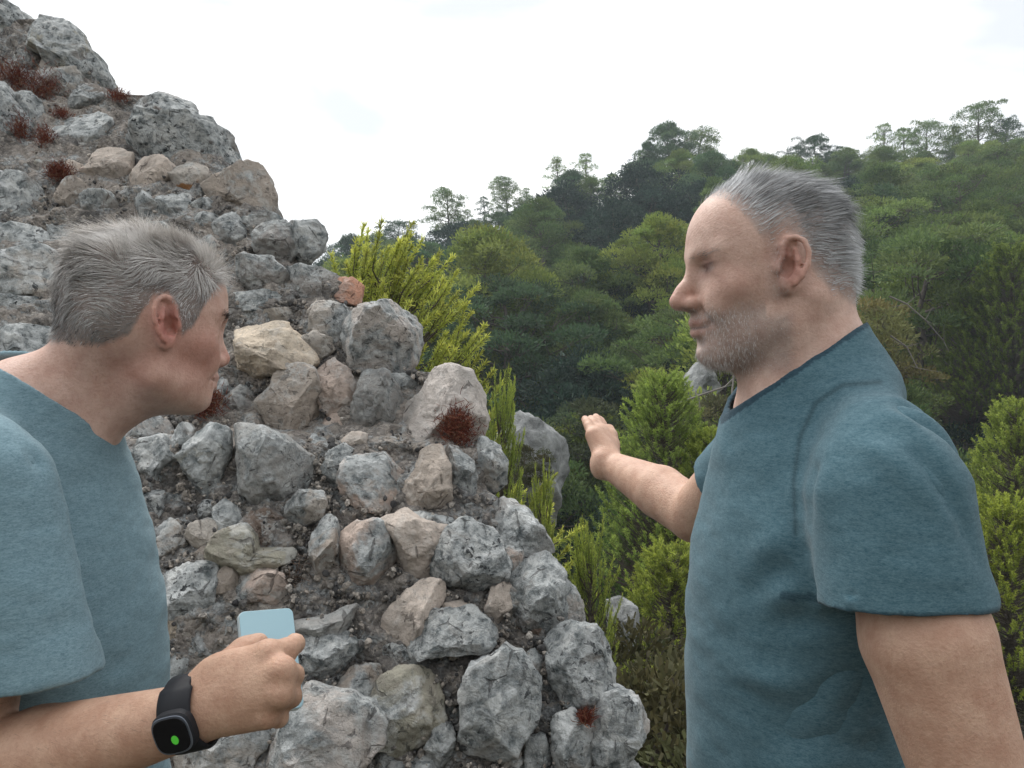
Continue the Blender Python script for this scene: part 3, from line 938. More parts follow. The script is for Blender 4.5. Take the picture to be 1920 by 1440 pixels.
# the tall mid-slope pines that can be told apart
MIDT = [
 (975, 470, 'cone', LG, 52, 'big tiered green pine in mid slope behind the yellow pine', 1.25),
 (880, 455, 'cone', LG, 58, 'pointed light green pine left of the big tiered one', 1.0),
 (1010, 385, 'pine', MG, 66, 'round green pine under the thin skyline pines', 1.0),
 (1255, 400, 'pine', YG, 44, "bright green pine just left of the right man's face", .9),
 (1640, 360, 'flat', LG, 50, "flat topped pine behind the right man's hair", 1.2),
 (1700, 500, 'flat', YG, 40, "yellow green flat crowned pine right of the right man's neck", 1.0),
 (1850, 400, 'pine', LG, 52, 'light green pine near the right edge in mid slope', 1.1),
 (1740, 420, 'pine', MG, 50, 'round pine right of the back of the right man\'s head', 1.2),
]
for (px, py, kind, col, Y, label, wd) in MIDT:
    sky_tree(px, py, kind, col, label, Y, None, wide=wd)
# the wood on the slope
cnt = {'p': 0, 'o': 0}
pts = []
Yc = 25.0
while Yc < 92:
    sp = 4.7 + (Yc - 25) * .036
    lo, hi = -.33 * Yc - 4, .70 * Yc + 4
    xx = lo + rng.uniform(0, sp)
    while xx < hi:
        pts.append((xx + rng.normal() * .6, Yc + rng.normal() * .7))
        xx += sp * rng.uniform(.85, 1.2)
    Yc += sp * .95
for (x, y) in pts:
    px = x / y * F + 960
    if px < 540 or px > 2050: continue
    z = tz(x, y)
    sky_py = float(np.interp(px, [540, 600, 700, 785, 870, 950, 1050, 1110, 1200, 1260, 1340, 1420, 1530, 1650, 1750, 1830, 2050], [495, 470, 434, 425, 402, 388, 348, 324, 280, 275, 280, 300, 275, 270, 270, 250, 250]))
    zmax = CAMZ - (sky_py + (10 if y > 80 else 0) - 720) / F * y
    n = float(fbm(np.array([[x * .09, y * .09, 3.3]]), 2)[0])
    band = px < 1330 and y < 60 and px > 1030
    oakp = .30 + n * .9 + (.40 if band else 0) + (.1 if y < 40 else 0)
    far = y > 55
    zone = 'far up the slope' if y > 62 else ('halfway up the slope' if y > 40 else 'low in the ravine')
    side = 'left of the pointing hand' if px < 1100 else ('between the hand and the right man' if px < 1420 else 'right of and behind the right man')
    if rng.random() < oakp and cnt['o'] < 290:
        cnt['o'] += 1
        so = min(rng.uniform(1.1, 1.7), (zmax - z) / 5.6)
        if so < .35: continue
        plant('oak', x, y, z, so, tuple(np.array(rng.choice([0, 1, 2]) == 0 and DG or (.62, .82, .9)) * rng.uniform(.8, 1.15)),
              'dark leafy oak %s, %s' % (zone, side), 'dark oaks %s, %s' % (zone, side))
    elif cnt['p'] < 290:
        cnt['p'] += 1
        kind = rng.choice(['pine', 'pine', 'cone', 'flat', 'pine'])
        cs = [YG, MG, MG, LG, BG][int(rng.integers(5))]
        s = min(rng.uniform(1.0, 1.5), (zmax - z) / 8.8)
        if s < .28: continue
        plant(kind, x, y, z, s, tuple(np.array(cs) * rng.uniform(.8, 1.15)), 'green pine %s, %s' % (zone, side), 'pines %s, %s' % (zone, side))

# ---- near young pines, built from long upswept shoots
def shoot_pine(seed, H, R, nsh, L, spread, lean=(0, 0), needle=.055, nper=60, upw=.9, side=None):
    rg = np.random.default_rng(seed)
    segs, pos, dirs, cols = [], [], [], []
    s, pts = curve_segs((0, 0, -.6), (lean[0] * H, lean[1] * H, H * .95), (0, 0, 0), .02 * H + .015, .01, 8, .02 * H, rg)
    segs += s
    zz = [p[2] for p in pts]
    for k in range(nsh):
        t = (k + rg.random()) / nsh
        h = H * (.08 + .92 * t)
        rr = R * (1 - .82 * t ** 1.3)
        a = rg.uniform(0, 2 * np.pi)
        q = rr * rg.random() ** .45
        ctr = np.array([np.interp(h, zz, [p[0] for p in pts]), np.interp(h, zz, [p[1] for p in pts]), 0])
        c = np.array([math.cos(a) * q, math.sin(a) * q, h - q * .12]) + ctr
        root = np.array([ctr[0], ctr[1], max(h - q * .75, .05)])
        if True:
            s2, _ = curve_segs(root, c, (0, 0, -.1 * q), .009 + .004 * R * (1 - t), .006, 2, .01, rg)
            segs += s2
        d = np.array([math.cos(a) * spread, math.sin(a) * spread, upw]) + rg.normal(size=3) * .16 + (np.array(side) if side is not None else 0)
        d /= np.linalg.norm(d)
        ln = L * rg.uniform(.6, 1.25)
        tip = c + d * ln
        segs.append((c, tip, .006, .003))
        n = int(nper * ln / L)
        u = rg.random(n) ** .9
        p = c + np.outer(u, d) * ln
        dd = d * rg.uniform(.5, 1.0, (n, 1)) + rg.normal(size=(n, 3)) * .5
        br = rg.uniform(.75, 1.2)
        pos.append(p); dirs.append(dd)
        g = .78 + .42 * u
        cols.append(np.stack([br * g * (1 + .12 * u), br * g, br * g * .85], 1))
    P_, D_, C_ = np.concatenate(pos), np.concatenate(dirs), np.concatenate(cols)
    v, f = blades(P_, D_, needle * rg.uniform(.7, 1.3, len(P_)), needle * .18, rg)
    me = mesh_np('crown', v, f, False, NEEDLE)
    vattr(me, 'Col', np.repeat(C_, 4, 0))
    tv, tf = tubes(segs, 5)
    return mesh_np('trunk', tv, tf, True, BARK), me
def near_pine(px, toppy, Y, H, proto, col, label, s=1.0, group=None, rz=0.0, w=1.0):
    x = (px - 960) / F * Y
    top = CAMZ - (toppy - 720) / F * Y
    e = empty('pine_tree', (x, Y, top - H * s), rz)
    e.scale = (s * w, s * w, s)
    tag(e, label, 'pine tree', group)
    link('trunk', proto[0], e)
    c = link('crown', proto[1], e); c.color = (*col, 1)
    return e
BY = (5.2, 4.4, 2.3)
pA = shoot_pine(51, 4.6, 1.8, 820, .36, .25, (-.10, 0), .045, 150, .9, (.42, 0, .05))
near_pine(832, 505, 6.6, 4.6, pA, BY, 'bright yellow green young pine with upswept shoots right behind the wall')
pB = shoot_pine(52, 3.4, 1.0, 400, .28, .40, (0, 0), .038, 140, .85)
near_pine(938, 765, 5.6, 3.4, pB, (4.2, 4.0, 2.2), 'yellow green young pine between the wall and the grey rock outcrop', 1.05, w=.34)
near_pine(1018, 935, 5.2, 3.4, pB, (4.2, 3.9, 2.0), 'small yellow green pine top just right of the long bluish ledge stone', .95, rz=1.3, w=.24)
near_pine(1110, 1040, 5.4, 3.4, pB, (4.2, 3.9, 2.0), 'yellow green young pine beside the white-edged stone low on the wall edge', .90, rz=2.6, w=.45)
pC = shoot_pine(53, 5.2, 2.1, 950, .36, .55, (0, 0), .075, 80, .75)
near_pine(1243, 712, 12.5, 5.2, pC, (3.3, 3.4, 1.9), 'bright green pine rising behind the outstretched forearm', .62)
near_pine(1330, 815, 12.0, 5.2, pC, (3.8, 3.6, 1.7), "yellow green pine against the right man's far sleeve", .5, rz=1.1)
near_pine(1195, 925, 13.5, 5.2, pC, (1.6, 2.0, 1.3), 'darker green pine under the outstretched forearm', .62, rz=2.1)
near_pine(1262, 1035, 9.5, 5.2, pC, (3.6, 3.3, 1.5), "golden green round pine low beside the right man's belly", .55, rz=3.7)
near_pine(1905, 760, 16.0, 5.2, pC, (3.4, 3.3, 1.6), "bright pine at the right edge behind the right man's upper back", .72, rz=.7)
near_pine(1890, 945, 11.0, 5.2, pC, (3.8, 3.5, 1.4), "yellow pine at the right edge behind the right man's sleeve", .55, rz=4.4)
near_pine(1900, 470, 30.0, 5.2, pC, (1.9, 2.0, .9), 'light green pine at the right edge level with the ear of the right man', 1.25, rz=5.2)
near_pine(1820, 545, 31.0, 5.2, pC, (1.7, 1.85, .9), 'pale green pine just left of the light green one at the right edge', 1.0, rz=2.2)
# olive-grey scrub on the near slope below the wall
def near_scrub(px, toppy, Y, s, col, label, vi=0):
    x = (px - 960) / F * Y
    top = CAMZ - (toppy - 720) / F * Y
    return plant('scrub', x, Y, top - 2.2 * s, s, col, label, None, vi=vi)
near_scrub(1225, 1225, 4.6, .55, (.85, .85, .75), 'olive grey leafy bush below the wall, lowest beside the right man', 0)
near_scrub(1290, 1330, 4.2, .5, (.6, .62, .55), "dark grey green bush against the right man's shirt at the bottom", 1)
near_scrub(1180, 1180, 6.5, .6, (.5, .52, .45), 'dark dry bush between the yellow pines and the lowest olive bush', 1)
near_scrub(1350, 735, 24.0, 1.2, (.8, .85, .75), 'grey green shrub under the chin of the right man', 0)
near_scrub(1640, 560, 26.0, 1.2, (1.2, 1.2, .8), "pale yellowish shrub right behind the right man's nape", 1)
near_scrub(1110, 740, 27.0, 1.0, (.5, .65, .6), 'dark leafy bush right above the raised hand', 0)
near_scrub(975, 830, 15.0, .35, (.5, .52, .45), 'dark bush growing on the face of the grey rock outcrop', 0)

# ---- grey rock outcrops on the slope
def outcrop(poly, Y, label, seed, tint=(.72, .75, .78), lich=.55):
    me, c, rm = rock_mesh('rock_outcrop', poly, Y, seed, nu=90, nv=54, depth=.8, facets=9, amp=1.0)
    o = link('rock_outcrop', me, None, Vector(c))
    o.color = (*tint, lich)
    o.data.materials[0] = FARROCK
    tag(o, label, 'rock')
    return o
M = Mat('far_limestone', .95, .1)
P = M.pos()
f = M.noise(P, 2.2, 9, .68, .4)
M.color(M.mix(M.ramp(f, [(.36, 0.0), (.62, 1.0)]), (.12, .125, .125), (.38, .39, .39)))
M.bump(f, 1.0, .15)
FARROCK = M.m
outcrop([(940, 800), (975, 772), (1005, 785), (1035, 812), (1066, 835), (1068, 880), (1050, 935), (1040, 1000), (980, 1010), (945, 940), (925, 870)], 16.0, 'large pale grey rock outcrop standing in the ravine right of the wall', 71)
outcrop([(1290, 700), (1310, 680), (1340, 690), (1350, 730), (1335, 760), (1300, 765), (1285, 735)], 27.0, "weathered purplish grey rock below the right man's beard", 72)
outcrop([(1135, 1130), (1165, 1120), (1195, 1140), (1205, 1190), (1180, 1235), (1145, 1215)], 7.8, 'small grey rock between the yellow pines below the outcrop', 73)

# ---- bare dead branches
def dead_branch(pix, Y, r, label):
    segs = []
    P_ = [at(a, b, Y + dy) for (a, b, dy) in pix]
    for i in range(len(P_) - 1):
        segs.append((P_[i], P_[i + 1], r * (1 - .7 * i / len(P_)), r * (1 - .7 * (i + 1) / len(P_))))
    for i in range(1, len(P_)):
        for k in range(2):
            segs.append((P_[i], P_[i] + rng.normal(size=3) * np.array([.5, .4, .5]) * Y / 40, r * .4, r * .15))
    v, f = tubes(segs, 5)
    o = link('dead_branch', mesh_np('dead_branch', v, f, True, DEAD)); tag(o, label, 'branch', 'bare dead branches in the wood')
dead_branch([(1274, 755, 0), (1310, 742, .2), (1360, 725, .4), (1395, 690, .3), (1400, 655, .2)], 22, .035, "bare curved branch below the right man's chin")
dead_branch([(1372, 745, 0), (1376, 700, .2), (1385, 660, .4)], 21, .03, 'pale upright dead twig under the jaw of the right man')
dead_branch([(1668, 556, 0), (1700, 570, .3), (1735, 600, .3), (1770, 640, .5)], 24, .03, "long bare branch arching behind the right man's neck")
dead_branch([(1670, 630, 0), (1700, 650, .3), (1720, 690, .3)], 22, .025, "short bare branch just above the right man's collar")

# ---- the air between here and the far slope
hz_v = []
bpy_me = bpy.data.meshes.new('haze')
X0, X1, Y0_, Y1_, Z0, Z1 = -330.0, 330.0, -64.0, 440.0, -140.0, 75.0
hz_v = [(x, y, z) for x in (X0, X1) for y in (Y0_, Y1_) for z in (Z0, Z1)]
bpy_me.from_pydata(hz_v, [], [(0, 1, 3, 2), (4, 6, 7, 5), (0, 4, 5, 1), (2, 3, 7, 6), (0, 2, 6, 4), (1, 5, 7, 3)])
hzm = bpy.data.materials.new('haze'); hzm.use_nodes = True
hzm.node_tree.nodes.clear()
ho = hzm.node_tree.nodes.new('ShaderNodeOutputMaterial'); hv = hzm.node_tree.nodes.new('ShaderNodeVolumePrincipled')
hv.inputs['Color'].default_value = (.80, .90, 1.0, 1); hv.inputs['Density'].default_value = .0009; hv.inputs['Anisotropy'].default_value = .2
hzm.node_tree.links.new(hv.outputs[0], ho.inputs['Volume'])
bpy_me.materials.append(hzm)
hz = link('haze', bpy_me); hz['kind'] = 'stuff'
# ------------------------------------------------------------------ implicit surfaces for the two men
class Field:
    def __init__(s):
        s.ops = []
        s.setframe(None)
    def setframe(s, fr):
        s.fr = fr
    def _w(s, p):
        if s.fr is None: return np.array(p, float)
        C, R, k = s.fr
        return C + (np.array(p, float) * k) @ R.T
    def _add(s, fn, c, R, k, mode):
        s.ops.append((fn, np.array(c, float), R, k, mode))
    def cap(s, a, b, ra, rb=None, k=.015, mode='u'):
        rb = ra if rb is None else rb
        sc = 1 if s.fr is None else s.fr[2]
        A, B = s._w(a), s._w(b)
        ra, rb = ra * sc, rb * sc
        d = B - A
        L2 = float(d @ d) + 1e-12
        def fn(P):
            t = np.clip(((P - A) @ d) / L2, 0, 1)
            return np.linalg.norm(P - A - t[:, None] * d, axis=1) - (ra + (rb - ra) * t)
        s._add(fn, (A + B) / 2, math.sqrt(L2) / 2 + max(ra, rb), k, mode)
    def ell(s, c, r, k=.015, mode='u', rot=None):
        """rot: extra 3x3 in the current frame"""
        fr = s.fr if s.fr is not None else (np.zeros(3), np.eye(3), 1.0)
        A = s._w(c)
        Rm = fr[1] if rot is None else fr[1] @ rot
        rr = np.array(r if hasattr(r, '__len__') else (r, r, r), float) * fr[2]
        def fn(P):
            q = (P - A) @ Rm
            k0 = np.linalg.norm(q / rr, axis=1)
            k1 = np.linalg.norm(q / (rr * rr), axis=1)
            return k0 * (k0 - 1) / np.maximum(k1, 1e-6)
        s._add(fn, A, rr.max(), k, mode)
    def chain(s, pts, rs, k=.012):
        for i in range(len(pts) - 1):
            s.cap(pts[i], pts[i + 1], rs[i], rs[i + 1], k)
    def custom(s, fn, c, R, k, mode):
        s._add(fn, c, R, k, mode)
    def __call__(s, P):
        P = np.asarray(P, dtype=np.float64)
        f = np.full(len(P), 0.5)
        for fn, c, R, k, mode in s.ops:
            d0 = np.linalg.norm(P - c, axis=1) - R
            if mode == 'u':
                m = np.nonzero(d0 < f + k)[0]
                if not len(m): continue
                g = fn(P[m]); a = f[m]
                h = np.maximum(k - np.abs(a - g), 0) / max(k, 1e-9)
                f[m] = np.minimum(a, g) - h * h * k * .25
            elif mode == 's':
                m = np.nonzero(d0 < k + .02)[0]
                if not len(m): continue
                g = -fn(P[m]); a = f[m]
                h = np.maximum(k - np.abs(a - g), 0) / max(k, 1e-9)
                f[m] = np.maximum(a, g) + h * h * k * .25
            elif mode == 'i':      # local displacement added to the field
                m = np.nonzero(d0 < 0)[0]
                if not len(m): continue
                f[m] += fn(P[m])
        return f

def polygonise(field, lo, hi, h, C=4):
    lo = np.array(lo, float); hi = np.array(hi, float)
    nc = np.ceil((hi - lo) / (h * C)).astype(int)
    H = h * C
    g = [lo[i] + (np.arange(nc[i]) + .5) * H for i in range(3)]
    G = np.stack(np.meshgrid(*g, indexing='ij'), -1).reshape(-1, 3)
    fc = field(G).reshape(nc)
    act = np.abs(fc) < H * 1.55
    f = np.repeat(np.repeat(np.repeat(fc.astype(np.float32), C, 0), C, 1), C, 2)
    ci = np.argwhere(act)
    off = np.stack(np.meshgrid(*[np.arange(C)] * 3, indexing='ij'), -1).reshape(-1, 3)
    fi = (ci[:, None, :] * C + off[None]).reshape(-1, 3)
    for s0 in range(0, len(fi), 600000):
        q = fi[s0:s0 + 600000]
        f[q[:, 0], q[:, 1], q[:, 2]] = field(lo + (q + .5) * h)
    s = f < 0
    s[0] = s[-1] = False; s[:, 0] = s[:, -1] = False; s[:, :, 0] = s[:, :, -1] = False
    n = np.array(s.shape)
    cnt = np.zeros(n - 1, np.int8)
    for a in (0, 1):
        for b in (0, 1):
            for c in (0, 1):
                cnt += s[a:n[0] - 1 + a, b:n[1] - 1 + b, c:n[2] - 1 + c]
    ac = np.argwhere((cnt > 0) & (cnt < 8))
    vid = np.full(n - 1, -1, np.int32)
    vid[ac[:, 0], ac[:, 1], ac[:, 2]] = np.arange(len(ac))
    acc = np.zeros((len(ac), 3)); w = np.zeros(len(ac))
    cor = [(a, b, c) for a in (0, 1) for b in (0, 1) for c in (0, 1)]
    fv = {c: f[ac[:, 0] + c[0], ac[:, 1] + c[1], ac[:, 2] + c[2]].astype(float) for c in cor}
    sv = {c: s[ac[:, 0] + c[0], ac[:, 1] + c[1], ac[:, 2] + c[2]] for c in cor}
    for c in cor:
        for ax in range(3):
            if c[ax]: continue
            d = list(c); d[ax] = 1; d = tuple(d)
            m = sv[c] != sv[d]
            fa, fb = fv[c][m], fv[d][m]
            t = np.clip(fa / np.where(np.abs(fa - fb) < 1e-9, 1e-9, fa - fb), .02, .98)
            p = np.tile(np.array(c, float), (m.sum(), 1)); p[:, ax] += t
            acc[m] += p; w[m] += 1
    V = lo + (ac + .5 + acc / np.maximum(w, 1)[:, None]) * h
    quads = []
    for ax in range(3):
        sl0 = [slice(1, -1)] * 3; sl1 = [slice(1, -1)] * 3
        sl0[ax] = slice(0, -1); sl1[ax] = slice(1, None)
        a, b = s[tuple(sl0)], s[tuple(sl1)]
        e = np.argwhere(a != b)
        fl = a[e[:, 0], e[:, 1], e[:, 2]]
        base = e + 1; base[:, ax] -= 1
        u, v = (ax + 1) % 3, (ax + 2) % 3
        def cell(du, dv):
            q = base.copy(); q[:, u] -= du; q[:, v] -= dv
            return vid[q[:, 0], q[:, 1], q[:, 2]]
        Q = np.stack([cell(1, 1), cell(0, 1), cell(0, 0), cell(1, 0)], 1)
        Q = np.where(fl[:, None], Q, Q[:, ::-1])
        quads.append(Q[(Q >= 0).all(1)])
    Q = np.concatenate(quads)
    return V, Q
def smooth_v(V, Q, it=2, lam=.5):
    n = len(V)
    for _ in range(it):
        acc = np.zeros_like(V); w = np.zeros(n)
        for a, b in ((0, 1), (1, 2), (2, 3), (3, 0)):
            for x, y in ((a, b), (b, a)):
                for c in range(3):
                    acc[:, c] += np.bincount(Q[:, x], V[Q[:, y], c], n)
                w += np.bincount(Q[:, x], minlength=n)
        V = V * (1 - lam) + lam * acc / np.maximum(w, 1)[:, None]
    return V
def normals(V, Q):
    nn = np.cross(V[Q[:, 2]] - V[Q[:, 0]], V[Q[:, 3]] - V[Q[:, 1]])
    N = np.zeros_like(V)
    for k in range(4):
        for c in range(3):
            N[:, c] += np.bincount(Q[:, k], nn[:, c], len(V))
    return N / (np.linalg.norm(N, axis=1, keepdims=True) + 1e-12)

def frame(C, yaw, pitch, roll, s):
    """head axes: x forward, y to the person's left, z up. yaw 0 looks along +X; pitch>0 looks down"""
    cy, sy = math.cos(yaw), math.sin(yaw)
    Rz = np.array([[cy, -sy, 0], [sy, cy, 0], [0, 0, 1]])
    cp, sp = math.cos(pitch), math.sin(pitch)
    Ry = np.array([[cp, 0, sp], [0, 1, 0], [-sp, 0, cp]])
    cr, sr = math.cos(roll), math.sin(roll)
    Rx = np.array([[1, 0, 0], [0, cr, -sr], [0, sr, cr]])
    return (np.array(C, float), Rz @ Ry @ Rx, s)

def rotY(a):
    return np.array([[math.cos(a), 0, math.sin(a)], [0, 1, 0], [-math.sin(a), 0, math.cos(a)]])

def head(f, fr, o):
    f.setframe(fr)
    f.ell((-.010, 0, .042), (.098, .075, .082), .02)
    f.ell((.030, 0, .045), (.062, .061, .064), .03)
    f.ell((.038, 0, -.012), (.048, .060, .072), .03)
    f.ell((.058, 0, -.045), (.036, .038, .040), .025)
    f.ell((-.045, 0, -.005), (.050, .058, .055), .03)
    for s in (-1, 1):
        f.cap((.006, s * .055, -.005), (.012, s * .047, -.060), .016, .014, .025)
        f.cap((.012, s * .045, -.062), (.068, s * .016, -.093 + o.get('chinz', 0)), .015, .014, .025)
    f.ell((.077, 0, -.088 + o.get('chinz', 0)), (.019, .024, .017), .014)
    f.ell((.035, 0, -.068), (.045, .040, .028), .03)
    for s in (-1, 1):
        f.cap((.085, s * .010, .030), (.068, s * .044, .033), .0105, .008, .014)
        f.ell((.056, s * .042, -.012), (.020, .019, .017), .018)
        f.ell((.097, s * .030, .015), (.019, .019, .0125), .009, 's')
        f.ell((.0715, s * .031, .014), (.0125, .0145, .0120), .003)
        # upper and lower lid folds
        f.cap((.0845, s * .021, .0195), (.078, s * .044, .0185), .0032, .003, .004)
        f.cap((.0838, s * .021, .0085), (.078, s * .043, .0075), .0028, .0026, .005)
        # cheek to mouth fold
        f.ell((.075, s * .030, -.030), (.014, .013, .018), .016)
        f.cap((.095, s * .017, -.030), (.084, s * .034, -.057), .0034, .0024, .005, 's')
    nl = o.get('nose', 0)
    f.cap((.086, 0, .024), (.104 + nl, 0, -.010), .0068, .0088, .012)
    f.cap((.104 + nl, 0, -.010), (.1125 + nl, 0, -.021), .0088, .0105, .008)
    f.cap((.1105 + nl, 0, -.026), (.096, 0, -.033), .006, .006, .006)
    for s in (-1, 1):
        f.ell((.099 + nl * .5, s * .0125, -.026), (.0115, .0075, .0088), .006)
        f.ell((.1035 + nl * .6, s * .0075, -.0345), (.0055, .0035, .004), .003, 's')
    # mouth
    for s in (-1, 1):
        f.cap((.0965, 0, -.0495), (.083, s * .024, -.056), .0068, .0040, .007)
        f.cap((.0945, 0, -.0630), (.083, s * .021, -.0590), .0075, .0045, .007)
        f.cap((.1060, 0, -.0562), (.093, s * .019, -.0562), .0026, .0022, .0035, 's')
        f.cap((.093, s * .019, -.0562), (.0825, s * .029, -.0520), .0022, .0018, .0035, 's')
    f.cap((.097, -.012, -.0755), (.097, .012, -.0755), .0055, .0055, .008, 's')
    # ears
    for s in (-1, 1):
        R = rotY(-.22)
        Rt = R @ np.array([[math.cos(s * .35), -math.sin(s * .35), 0], [math.sin(s * .35), math.cos(s * .35), 0], [0, 0, 1]])
        def E(p):
            q = R @ np.array([p[0], 0, p[1]])
            y = .0745 + max(0, -p[0] + .004) * .42
            return (q[0] + .004, s * (y + p[2]), q[2] + .004)
        f.ell(E((-.002, .002, 0)), (.0165, .0050, .028), .006, 'u', Rt)
        f.ell(E((-.002, -.024, .0)), (.0095, .0050, .0105), .006, 'u', Rt)
        f.ell(E((.001, -.004, .0055)), (.0100, .0090, .0135), .003, 's', Rt)
        f.ell(E((.000, .017, .0060)), (.0090, .0055, .0090), .004, 's', Rt)
        pts = [(.010, .010), (.0125, .020), (.007, .0295), (-.003, .0325), (-.012, .028), (-.0175, .016), (-.0180, .002), (-.014, -.012), (-.008, -.022)]
        for a, b in zip(pts[:-1], pts[1:]):
            f.cap(E((*a, .0045)), E((*b, .0045)), .0036, .0036, .002)
        an = [(-.004, .018), (-.0085, .006), (-.0085, -.006), (-.004, -.015)]
        for a, b in zip(an[:-1], an[1:]):
            f.cap(E((*a, .003)), E((*b, .003)), .0030, .0030, .004)
        f.ell(E((.0125, -.004, .002)), (.0042, .0036, .0065), .004, 'u', Rt)
        f.ell(E((.004, -.007, .001)), (.0035, .0060, .0045), .002, 's', Rt)
    f.setframe(None)

def make_skin(name, rough=.52):
    M = Mat(name, rough, .35)
    ca = M.n('ShaderNodeVertexColor', layer_name='Col').outputs['Color']
    P = M.pos()
    n1 = M.noise(P, 34, 6, .68)
    n2 = M.noise(P, 320, 4, .65)
    col = M.mix(M.ramp(n1, [(.35, 0.0), (.65, 1.0)]), M.mix(1.0, ca, (.84, .74, .70), 'MULTIPLY'), M.mix(1.0, ca, (1.10, 1.09, 1.08), 'MULTIPLY'))
    col = M.mix(M.ramp(n2, [(.52, 0.0), (.66, .35)]), col, M.mix(1.0, ca, (.72, .62, .58), 'MULTIPLY'))
    M.color(col)
    M.b.inputs['Subsurface Weight'].default_value = .12
    M.b.inputs['Subsurface Radius'].default_value = (.012, .005, .003)
    M.b.inputs['Subsurface Scale'].default_value = 1.0
    M.bump(M.math('ADD', n2, M.math('MULTIPLY', n1, .8)), .5, .0022)
    return M.m
SKIN = make_skin('skin')
def make_cloth(name, dark, light):
    M = Mat(name, .95, .1)
    P = M.pos()
    mp = M.n('ShaderNodeMapping', {'Vector': P, 'Scale': (420.0, 420.0, 1100.0)})
    n1 = M.noise(mp.outputs[0], 1.0, 3, .7)
    mp2 = M.n('ShaderNodeMapping', {'Vector': P, 'Rotation': (0.0, .35, 0.0), 'Scale': (130.0, 130.0, 480.0)})
    n2 = M.noise(mp2.outputs[0], 1.0, 4, .65)
    n3 = M.noise(P, 7, 3, .5)
    f = M.math('ADD', M.math('MULTIPLY', n1, .55), M.math('MULTIPLY', n2, .45))
    col = M.mix(M.ramp(f, [(.36, 0.0), (.64, 1.0)]), dark, light)
    col = M.mix(M.math('MULTIPLY', n3, .25), col, tuple(c * .7 for c in dark))
    ca = M.n('ShaderNodeVertexColor', layer_name='Col').outputs['Color']
    col = M.mix(1.0, col, ca, 'MULTIPLY')
    M.color(col)
    M.b.inputs['Sheen Weight'].default_value = .12
    M.b.inputs['Sheen Roughness'].default_value = .5
    M.bump(M.math('ADD', n1, n2), .18, .001)
    return M.m
SHIRT_R = make_cloth('teal_heather_jersey', (.040, .098, .128), (.130, .218, .256))
SHIRT_L = make_cloth('blue_heather_jersey', (.115, .195, .235), (.250, .370, .420))
def make_hairmat(name):
    M = Mat(name, .55, .4)
    ca = M.n('ShaderNodeVertexColor', layer_name='Col').outputs['Color']
    M.color(ca)
    return M.m
HAIR = make_hairmat('grey_hair')

def strands(name, roots, norms, flows, lens, cols, parent, width=.0007, seg=4, lift=.6, wave=.25, rg=None, grav=.15):
    n = len(roots)
    side = np.cross(norms, rg.normal(size=(n, 3))); side /= np.linalg.norm(side, axis=1, keepdims=True) + 1e-9
    p = roots - norms * .001
    d = norms * lift + flows * (1 - lift) + rg.normal(size=(n, 3)) * .10
    d /= np.linalg.norm(d, axis=1, keepdims=True)
    vs = []
    clumpv = np.stack([vnoise(roots * 45 + i * 31.7) for i in range(3)], 1)
    for k in range(seg + 1):
        w = width * (1 - .8 * k / seg) * .5
        vs.append(p - side * w); vs.append(p + side * w)
        step = (lens / seg)[:, None]
        t = (k + 1) / seg
        d = d * .55 + (flows + clumpv * wave + rg.normal(size=(n, 3)) * wave * .35 + norms * .12 - np.array([0, 0, grav])) * .45
        d /= np.linalg.norm(d, axis=1, keepdims=True) + 1e-9
        p = p + d * step
    V = np.stack(vs, 1).reshape(-1, 3)
    m = 2 * (seg + 1)
    base = (np.arange(n) * m)[:, None]
    fs = []
    for k in range(seg):
        fs.append(np.concatenate([base + 2 * k, base + 2 * k + 1, base + 2 * k + 3, base + 2 * k + 2], 1))
    Fq = np.stack(fs, 1).reshape(-1, 4)
    me = mesh_np(name, V, Fq, True, HAIR)
    vattr(me, 'Col', np.repeat(cols, m, 0))
    o = link(name, me, parent)
    return o
def cloth_finish(V, Q, N, folds, amp_noise=.0025, seed=0.0):
    d = np.zeros(len(V))
    for (a, b, w, amp) in folds:
        a = np.array(a, float); b = np.array(b, float); e = b - a; L2 = e @ e
        t = np.clip(((V - a) @ e) / L2, 0, 1)
        c = a + t[:, None] * e
        r = np.linalg.norm(V - c, axis=1)
        taper = np.sin(np.pi * np.clip(t, .04, .96)) ** .6
        d += amp * taper * np.exp(-(r / w) ** 2) * np.where((t <= 0) | (t >= 1), .4, 1)
    d += amp_noise * fbm(V * np.array([14, 14, 26]) + seed, 3)
    return V + N * d[:, None]

